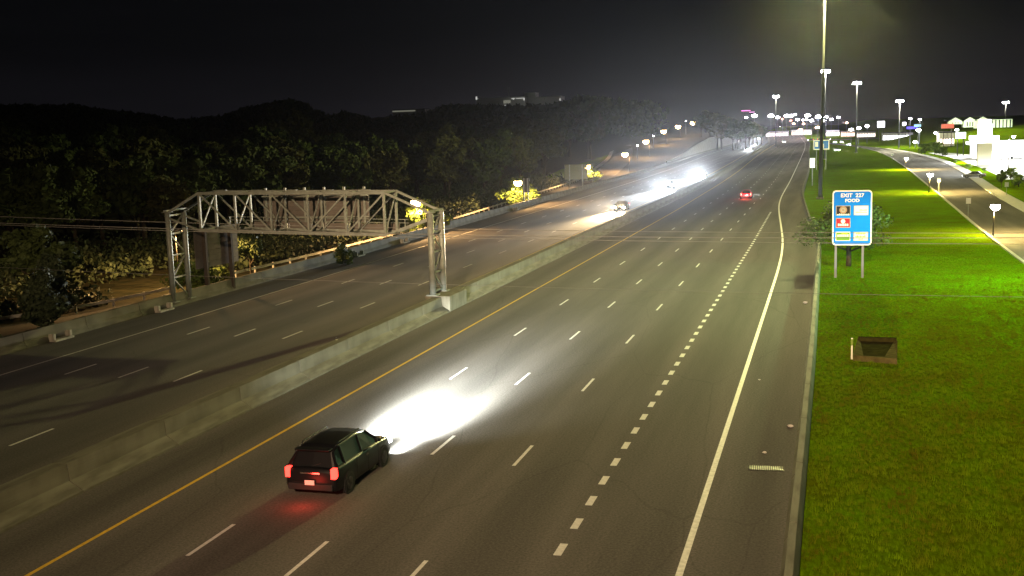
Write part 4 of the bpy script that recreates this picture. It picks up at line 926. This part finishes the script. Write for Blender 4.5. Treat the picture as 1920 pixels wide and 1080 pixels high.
for i in range(4):
    l = bpy.data.lights.new('canopy_area', 'AREA'); l.energy = 55000; l.shape = 'RECTANGLE'; l.size = 7; l.size_y = 18; l.color = (.97, 1, .98)
    o = bpy.data.objects.new('canopy_area', l); C.objects.link(o); o.location = (47+i*8.2, 361, 5.12); o.parent = fs_
for (x, y, lb) in ((44, 300, 'added lot lamp at the near corner of the fuel station forecourt'), (60, 288, 'second added lot lamp of the fuel station, toward the right picture edge'), (54, 430, 'added lot lamp behind the fuel canopy')):
    side_lamp((x, y, -.05), 8.5, lb, 26000, (.97, 1, .98), 'added lot lamps of the fuel station', em=E_WHITE, arm=1.0, glass=.4)  # pole lamps added to brighten the forecourt
def pump(x, y, lb):
    r_ = empty('fuel_pump', (x, y, -.03), 0, lb, 'fuel pump', 'fuel pumps under the canopy'); MB().box(-1.2, 1.2, -.7, .7, 0, .15).build('island', M['walk'], r_)
    MB().box(-.45, .45, -.3, .3, .15, 2.0).build('cabinet', M['fascia'], r_, bevel=.04); MB().box(-.35, .35, -.312, -.301, 1.2, 1.75).build('display', M['trim'], r_)
    MB().tube([(.48, 0, 1.5), (.62, 0, 1.1), (.6, 0, .6), (.5, 0, .9)], .025, 5).build('hose', M['black'], r_)
for i in range(5): pump(46+i*6.5, 352.5, ['fuel pump at the left end of the front row', 'second fuel pump from the left in the front row', 'middle fuel pump of the front row', 'fourth fuel pump of the front row', 'fuel pump at the right end of the front row'][i])
def building(name, label, x0, x1, y0, y1, z0, h, wallm, nwin, win_m, cat='building', wz=(.7, 2.6), roofm=None, parapet=.6):
    r_ = empty(name, (x0, y0, z0), 0, label, cat); X = x1-x0; Yd = y1-y0
    MB().box(0, X, 0, Yd, -.3, h).build('wall', wallm, r_); MB().box(-.25, X+.25, -.25, Yd+.25, h, h+parapet).build('roof', roofm or M['roofd'], r_)
    wd = X/nwin
    for i in range(nwin):
        fr_ = MB().box(wd*(i+.1), wd*(i+.9), -.06, -.003, wz[0], wz[1]).build('window', M['trim'], r_); MB().box(wd*(i+.1)+.1, wd*(i+.9)-.1, -.08, -.061, wz[0]+.1, wz[1]-.1).build('pane', win_m, fr_)
    return r_
building('station_store', 'bright white store behind the fuel canopy', 48, 86, 398, 412, -.05, 4.4, emis('glowing_store_wall', (1, 1, 1), .8, (.8, .8, .8)), 9, M['lit'])  # store wall glows by itself in place of floodlight
# price tower
pt = empty('price_tower', (0, 0, 0), 0, 'tall glaring white sign tower rising above the fuel canopy', 'sign')
MB().box(41.4, 45.2, 338, 340.4, -.1, 6.2).build('base', M['store'], pt)
wt_ = emis('tower_sign_face', (1, 1, 1), 3.2, (.8, .8, .8), sample='AUTO')
for i in range(5): MB().box(41.5+(.35 if i == 4 else 0), 45.1-(.35 if i == 4 else 0), 337.9, 340.3, 6.25+i*1.33, 6.25+i*1.33+1.24).build('sign_box', wt_, pt)
# far gabled building
gb = empty('gabled_building', (69.5, 700, 8.2), 0, 'long pale building with three gables and tall pilasters on the hill', 'building')
gw = mat('gable_wall', (.62, .66, .50), .8); 
MB().box(16, 34.5, 0, 14, 0, 5.0).build('wall', gw, gb)
for i in range(9): MB().box(17.5+i*1.95, 18.1+i*1.95, -.3, -.01, .3, 4.7).build('window', M['trim'], gb)
MB().box(-1, 35, 3, 18, 5.0, 5.6).build('roof', M['roofd'], gb)
for cx_, wv, bz in ((3.5, 7.5, 3.0), (11.5, 7.0, 1.0), (18.5, 8.0, 0)):
    MB().prism([(cx_-wv/2, bz), (cx_+wv/2, bz), (cx_+wv/2, 4.6), (cx_, 6.9), (cx_-wv/2, 4.6)], -1.2, 8).build('gable', gw, gb)
    MB().bar((cx_-wv/2-.5, 3.4, 4.5), (cx_+.1, 3.4, 7.15), 9.6, .35).build('gable_roof', M['roofd'], gb); MB().bar((cx_+wv/2+.5, 3.4, 4.5), (cx_-.1, 3.4, 7.15), 9.6, .35).build('gable_roof', M['roofd'], gb)
    for k in (-1, 0, 1): MB().box(cx_+k*1.5-.3, cx_+k*1.5+.3, -1.3, -1.21, max(.5, bz+.4), 4.0).build('window', M['trim'], gb)
for i in range(3):
    pl = spot('facade_flood', (6+i*12, -9, .5), (0, 1, .35), 9000, (.85, 1, .7), radians(120), .8, .3, gb)
# low retail buildings and signs
building('retail_building', 'low retail building with a glowing white shopfront beyond the lit grass island', at_y(1655, 250, 900).x, at_y(1712, 250, 900).x, 900, 915, .0, 5.5, M['store'], 8, emis('shopfront', (.95, 1, 1), 9), wz=(.5, 3.6))
building('restaurant', 'dark restaurant block with a red lit roof sign beside the fuel station', at_y(1762, 250, 560).x, at_y(1790, 250, 560).x, 560, 574, 1.5, 6.0, M['store'], 5, emis('warm_window', (1, .8, .7), 5), wz=(.8, 3.2))
for nm_, lb, px0, px1, py0, py1, Y, c_, s_ in [('roof_sign', 'red-orange lit sign box left of the gabled building', 1765, 1789, 232, 241, 558, (1, .13, .05), .75), ('shop_sign', 'deep blue lit band sign above the retail shopfront', 1700, 1721, 237, 242, 890, (.12, .08, 1), 1.6),
        ('shop_sign', 'small cyan lit sign right above the blue band sign', 1714, 1727, 233, 238, 885, (.45, .85, 1), 1.2), ('sign_box', 'large square white lit sign left of the grass island mast', 1645, 1659, 227, 239, 880, (1, .96, 1), 4), ('neon_sign', 'magenta neon line high on a far building at the left of the town lights', 1390, 1407, 206.5, 208.5, 1300, (1, .15, .6), 2.2),
        ('neon_sign', 'short pink neon line just right of the magenta one', 1405, 1415, 209.5, 211, 1290, (1, .4, .85), 1.6), ('sign_box', 'small white lit sign right of the large square one', 1692, 1699, 229, 235, 860, (1, .96, 1), 5), ('wall_sign', 'white lit block on the store row left of the sign tower', 1792, 1811, 248, 260, 430, (1, 1, 1), 4), ('wall_sign', 'white lit band right of the sign tower', 1853, 1874, 254, 263, 430, (1, 1, 1), 4), ('wall_sign', 'rounded white lit block between the store row and the tower', 1817, 1831, 254, 263, 431, (1, 1, 1), 3)]:
    a = at_y(px0, py1, Y); b2 = at_y(px1, py0, Y); r_ = empty(nm_, (a.x, Y, 0), 0, lb, 'lit sign'); MB().box(0, b2.x-a.x, 0, .6, a.z, b2.z).build('face', emis('sign_light', c_, s_), r_, bevel=.05)
    gz = ground_z(a.x, Y)-.2
    for t in (.2, .8): MB().box((b2.x-a.x)*t-.15, (b2.x-a.x)*t+.15, .1, .5, gz, a.z-.002).build('post', M['poledark'], r_)
for px0, px1, Y, h_, c_, e_, lb in [(1436, 1478, 1250, 5.5, (1, .8, .9), 3, 'low lit building under the lone far mast'), (1484, 1522, 1300, 6, (1, .72, .55), 3, 'low warm-lit building midway to the tallest pole'), (1546, 1574, 1180, 6, (1, .9, .95), 6, 'glowing white shop block right of the tallest pole'), (1577, 1603, 1120, 5, (1, .6, .45), 3, 'low reddish-lit building behind the ramp'), (1606, 1642, 1060, 5, (1, .85, .75), 2.5, 'low building left of the big square white sign')]:
    a = at_y(px0, 240, Y); b2 = at_y(px1, 240, Y); building('shop_building', lb, a.x, b2.x, Y, Y+14, ground_z(a.x, Y), h_, M['store'], 7, emis('shopfront_glow', c_, e_), wz=(.6, 3.6))
# office block far behind the wood
ob = empty('office_block', (0, 0, 0), 0, 'pale office block with a few lit windows above the dark wood', 'building'); Y = 1000
grey_w = mat('office_wall', (.45, .45, .42), .8)
def obx(px0, px1, py0, py1, dy, m, name, zb_=None):
    a = at_y(px0, py1, Y+dy); b2 = at_y(px1, py0, Y+dy); return MB().box(a.x, b2.x, Y+dy, Y+dy+(14 if zb_ is not None else .3), a.z if zb_ is None else zb_, b2.z).build(name, m, ob)
E_DIM = emis('office_wall_floodlit', (.8, .82, .7), .020, (.45, .45, .42))
obx(893, 984, 181, 198, 0, grey_w, 'wall', 10); obx(984, 1003, 173, 190, 12, grey_w, 'tower', 10); obx(1003, 1052, 180, 190, 4, grey_w, 'wall', 10)
EW = emis('office_window', (1, 1, .95), .55); EW2 = emis('office_window_dim', (.9, .9, .7), .16)
for q in [(892, 894.5, 181, 187, EW), (944, 957, 187.5, 194, EW2), (945, 954, 197, 198.5, EW), (959, 965, 184, 185.5, EW), (968, 983, 183.5, 185, EW), (981.5, 983.5, 184, 188, EW), (1049, 1051, 184, 189, EW), (1020, 1022, 184, 187, EW2), (928, 932, 198, 200, EW2)]:
    obx(*q[:4], -.5, q[4], 'window')
a = at_y(952, 181, Y); MB().bar((a.x, Y+4, a.z), (a.x, Y+4, a.z+9), .5).build('antenna', M['steel'], ob)
fl = spot('facade_flood', (-268, 975, 34), (0, 1, .3), 1800, (.9, .95, .8), radians(150), .9, .5, ob)
hb = empty('hilltop_building', (0, 0, 0), 0, 'low pale building glimpsed over the wood, left of the office block', 'building')
a = at_y(736, 210, 900); b2 = at_y(797, 203, 900); MB().box(a.x, b2.x, 900, 912, 8, b2.z-.8).build('wall', grey_w, hb); MB().box(a.x, b2.x-9, 899.6, 899.9, b2.z-2.2, b2.z-1.2).build('window', EW2, hb); MB().box(a.x-.4, b2.x+.4, 899.5, 912.5, b2.z-.798, b2.z-.2).build('roof', M['roofd'], hb)

# ------------------------------------------------------------------ town lights on the horizon
EMC = {'far_lamp_white': (1, .93, 1), 'far_lamp_blue': (.7, .68, 1), 'far_lamp_red': (1, .2, .15), 'far_lamp_orange': (1, .55, .35)}
TL = 'distant white street lamp among the town lights on the horizon'
def town_lamp(px, py, Y, rad, m, label, group):
    p = at_y(px, py, Y); gz = ground_z(p.x, Y); h = max(2., p.z-gz); r_ = empty('street_lamp', (p.x, Y, gz), 0, label, 'street lamp', group)
    MB().tube([(0, 0, -.2), (0, 0, h)], [.16, .1], 6).build('pole', M['pole'], r_)
    MB().lathe([(rad*.6, -.45*rad), (rad, -.15*rad), (rad*.9, .2*rad), (rad*.3, .5*rad)], 10, (0, 0, h)).build('lamp_glass', m, r_)  # glass swollen so the far lamp's glare is built into its size
    if rad > .5: point('lamp_light', (0, 0, h-.6*rad), 4000*rad*rad, EMC[m.name], .5, r_)
EF = emis('far_lamp_white', (1, .93, 1), 45); EFB = emis('far_lamp_blue', (.86, .85, 1), 110); EFR = emis('far_lamp_red', (1, .28, .2), 6); EFO = emis('far_lamp_orange', (1, .62, .42), 22)
WL = [(1399,220,1),(1414.5,217,2),(1397.6,242,1),(1445.6,217,2),(1458,220,1.4),(1475,217,1.7),(1483,217,1.7),(1491,214.5,.8),(1495,224,1.1),(1506,225,.8),(1512,224,.8),(1514,216.5,1.8),(1521.5,226,1.3),(1545,226,1.3),(1558.5,224,1.2),(1572,220,1.1),
        (1610,240,1.3),(1626,236,1.2),(1707,222,.9),(1725,224,.9),(1756,249,1.4),(1770,249,1.2),(1794,243,1),(1722,244,1.4),(1716,266,1.1), (1596,243,1.4)]
ORD = ['first', 'second', 'third', 'fourth', 'fifth', 'sixth', 'seventh', 'eighth', 'ninth', 'tenth', 'eleventh']
zc = {}
for px, py, s_ in sorted(WL):
    zn = 'left of the lone far mast' if px < 1450 else 'between the lone far mast and the tallest pole' if px < 1537 else 'right of the tallest pole' if px < 1605 else 'above the lit grass island' if px < 1680 else 'between the island mast and the fuel station'
    zc[zn] = zc.get(zn, 0)+1; sz_ = 'large' if s_ > 1.5 else 'small' if s_ < 1 else 'mid-sized'
    Y = rnd.uniform(1050, 1350) if px < 1600 and py < 235 else (780 if px < 1640 else 600); town_lamp(px, py, Y, 1.25*s_*Y/1100+.2, EF, sz_+' white town lamp, '+ORD[zc[zn]-1]+' '+zn, 'white street lamps of the town')
for px, py, s_, lb in [(1534.5,219,2.6,'largest glaring bluish lamp, left against the tallest pole on the horizon'),(1549,219,1.6,'smaller bluish lamp just right of the tallest pole')]: town_lamp(px, py, 1150, 1.1*s_, EFB, lb, 'bluish lamps on the horizon')
for px, py, s_, lb in [(1467,223,1.2,'red town light just right of the lone far mast'),(1483,226,1.2,'second red town light, farther right of the lone far mast'),(1488,232,1.2,'orange town light below the second red one'),(1506.6,232,1.2,'orange town light midway to the tallest pole'),(1587.6,230,1.2,'orange town light alone right of the tallest pole'),(1500.7,243,1.8,'low orange town light at the end of the carriageway'),(1532.5,239,2,'large low orange town light left against the tallest pole')]:
    town_lamp(px, py, 1100, 1.0*s_, EFR if px in (1467, 1483) else EFO, lb, 'orange and red lamps of the town')
for px, py, lb in [(1151, 233, 'lone')][:0]: pass
for px, py, Y, lb in [(1195, 273, 430, 'small white lamp on a short post between the fourth and fifth orange lamps'), (1225, 255, 520, 'small white lamp between the fifth and sixth orange lamps'), (1286, 226.5, 760, 'small white lamp just left of the last orange lamp'), (1322, 227, 800, 'lone small white lamp right of the last orange lamp')]:
    town_lamp(px, py, Y, .32, EF, lb, None)
# cross street with queued traffic in front of the town
xs_ = empty('x', (0, 0, 0)); bpy.data.objects.remove(xs_)
vs = []
for x in np.arange(-60, 240, 10): vs += [(x, 985+.05*x, far_rise(985)+.12), (x, 1012+.05*x, far_rise(1012)+.12)]
tag(MB().add(vs, [(2*j, 2*j+2, 2*j+3, 2*j+1) for j in range(29)]).build('cross_street', M['road2']), kind='structure')
for i, (px, py, Y, rz, lb) in enumerate([(1552, 236, 1000, -pi/2, 'white car facing right in the cross street'), (1566, 244, 840, pi, 'car with glaring headlights coming down the ramp'), (1578, 243, 850, pi, 'second car on the ramp, right behind the glaring one'), (1592, 253, 720, pi, 'car at the ramp merge with orange-white headlights'), (1570, 261, 560, pi, 'car nearest the merge of ramp and right-hand road'), (1538, 238, 1003, -pi/2, 'car in the cross street seen beside the tallest pole'), (1520, 239, 1005, pi/2, 'car in the cross street left of the tallest pole'), (1470, 243, 950, pi, 'last visible car coming out of the town')]):
    p = at_y(px, py, Y); copy_thing(nolight, (p.x, Y, max(ground_z(p.x, Y)+.07, 0)), rz, lb, 'far cars by the town')
for y, z in ((996, 10), (1100, 10)):
    pass
for px, Y, e_ in ((1470, 1000, 25000), (1540, 980, 40000), (1600, 850, 20000), (1680, 640, 14000), (1740, 480, 9000)):
    p = at_y(px, 225, Y); 
    if px < 1650: point('town_light', (p.x, Y, ground_z(p.x, Y)+14), e_, (1, .86, .72), 1)
    else: point('town_light', (p.x, Y, 6), e_*.8, (.9, 1, .75), .5)
# dark car waiting at the station exit
dc = make_vehicle('parked_car', 'dark parked sedan side-on at the fuel station exit', 'car', darkc, 'sedan', M['chrome'], mat('tail_off', (.2, .01, .01), .3), Lc=4.7)
p = at(1826, 334); dc.location = (p.x, p.y, .07); dc.rotation_euler.z = radians(80)
# small signs along the right-hand road
M['sg'] = mat('small_sign_face', (.6, .62, .5), .5)
for px, py, h, lb in [(1815, 408, 2.6, 'pale small sign on a thin post at the left kerb of the right-hand road'), (1760, 358, 2.4, 'thin post sign farther up the left kerb of the right-hand road'), (1887, 366, 2.2, 'thin post sign on the far sidewalk of the right-hand road'), (1673, 302, 2.6, 'dark marker on the grass edge left of the bend'), (1608, 285, 2.5, 'pale small sign at the tip of the lit grass island')]:
    p = at(px, py); r_ = empty('small_sign', (p.x, p.y, -.05), 0, lb, 'road sign'); MB().box(-.035, .035, -.03, .03, 0, h).build('post', M['steel'], r_); MB().box(-.3, .3, -.05, -.031, h-.75, h).build('face', M['sg'], r_, bevel=.01)

# ------------------------------------------------------------------ mown grass on the near verge (one scattered mass)
tm = MB(); r_ = random.Random(3)
for k in range(11):
    a = r_.uniform(0, 2*pi); q = r_.uniform(0, .12); x, y = cos(a)*q, sin(a)*q; hh_ = r_.uniform(.05, .13); b_ = r_.uniform(0, 2*pi); l_ = r_.uniform(.02, .07); wv = .009
    dx, dy = cos(b_+pi/2)*wv, sin(b_+pi/2)*wv
    tm.add([(x-dx, y-dy, 0), (x+dx, y+dy, 0), (x+cos(b_)*l_, y+sin(b_)*l_, hh_)], [(0, 1, 2)])
tuft = bpy.data.objects.new('grass_tuft_source', tm.mesh('grass_tuft', M['blade'])); tuft['kind'] = 'helper'
base = []; ysb = list(range(26, 126, 4))
for y in ysb: base += [(R_BAR(y)+.62, y, -.055), (16.0, y, -.055)]
gobj = MB().add(base, [(2*j, 2*j+1, 2*j+3, 2*j+2) for j in range(len(ysb)-1)]).build('verge_grass', M['blade']); tag(gobj, 'mown green grass of the near verge', 'grass', kind='stuff')
ng = bpy.data.node_groups.new('scatter', 'GeometryNodeTree'); ng.interface.new_socket('Geometry', in_out='INPUT', socket_type='NodeSocketGeometry'); ng.interface.new_socket('Geometry', in_out='OUTPUT', socket_type='NodeSocketGeometry')
gi = ng.nodes.new('NodeGroupInput'); go = ng.nodes.new('NodeGroupOutput'); dp = ng.nodes.new('GeometryNodeDistributePointsOnFaces'); ip = ng.nodes.new('GeometryNodeInstanceOnPoints'); oi = ng.nodes.new('GeometryNodeObjectInfo'); rv = ng.nodes.new('FunctionNodeRandomValue'); rs = ng.nodes.new('FunctionNodeRandomValue')
oi.inputs['Object'].default_value = tuft; rv.data_type = 'FLOAT_VECTOR'; rv.inputs['Max'].default_value = (0, 0, 6.283); rs.inputs[2].default_value = .6; rs.inputs[3].default_value = 1.5
pz_ = ng.nodes.new('GeometryNodeInputPosition'); sx_ = ng.nodes.new('ShaderNodeSeparateXYZ'); mr_ = ng.nodes.new('ShaderNodeMapRange'); ng.links.new(pz_.outputs[0], sx_.inputs[0]); ng.links.new(sx_.outputs[1], mr_.inputs[0])
mr_.inputs[1].default_value = 45; mr_.inputs[2].default_value = 120; mr_.inputs[3].default_value = 17; mr_.inputs[4].default_value = 0; ng.links.new(mr_.outputs[0], dp.inputs['Density'])
ng.links.new(gi.outputs[0], dp.inputs['Mesh']); ng.links.new(dp.outputs['Points'], ip.inputs['Points']); ng.links.new(oi.outputs['Geometry'], ip.inputs['Instance']); ng.links.new(rv.outputs[0], ip.inputs['Rotation']); ng.links.new(rs.outputs[1], ip.inputs['Scale']); ng.links.new(ip.outputs[0], go.inputs[0])
md = gobj.modifiers.new('grass', 'NODES'); md.node_group = ng
# fallen shadow-free litter of dry leaves is left to the soil material

# ------------------------------------------------------------------ thin haze volume, added so lamps and headlights get a glow
if HAZE:
    hz = MB().box(-900, 900, -140, 1500, -6, 62).build('haze', None); hz.data.materials.clear(); tag(hz, 'thin haze added to give the lamps a glow', 'haze', kind='stuff')
    m = bpy.data.materials.new('haze'); m.use_nodes = True; t = m.node_tree; t.nodes.clear(); o = t.nodes.new('ShaderNodeOutputMaterial'); v = t.nodes.new('ShaderNodeVolumePrincipled')
    v.inputs['Density'].default_value = HAZE; v.inputs['Anisotropy'].default_value = .92; v.inputs['Color'].default_value = (.92, .93, 1, 1); t.links.new(v.outputs[0], o.inputs['Volume']); hz.data.materials.append(m)

for t_ in (dimcar, nolight):
    for ob_ in list(t_.children_recursive)+[t_]: bpy.data.objects.remove(ob_)

# trees that would share a label are told apart by their order along the skyline
ORDT = 'leftmost second third fourth fifth sixth seventh eighth ninth tenth eleventh twelfth thirteenth fourteenth fifteenth sixteenth seventeenth'.split()
same = {}
for ob_ in bpy.data.objects:
    if ob_.get('category') == 'tree': same.setdefault(ob_['label'], []).append(ob_)
for lb, obs in same.items():
    if len(obs) > 1:
        obs.sort(key=lambda q: q.location.x/q.location.y)
        for i, q in enumerate(obs): q['label'] = lb+(', leftmost' if i == 0 else ', '+ORDT[i]+' from the left')
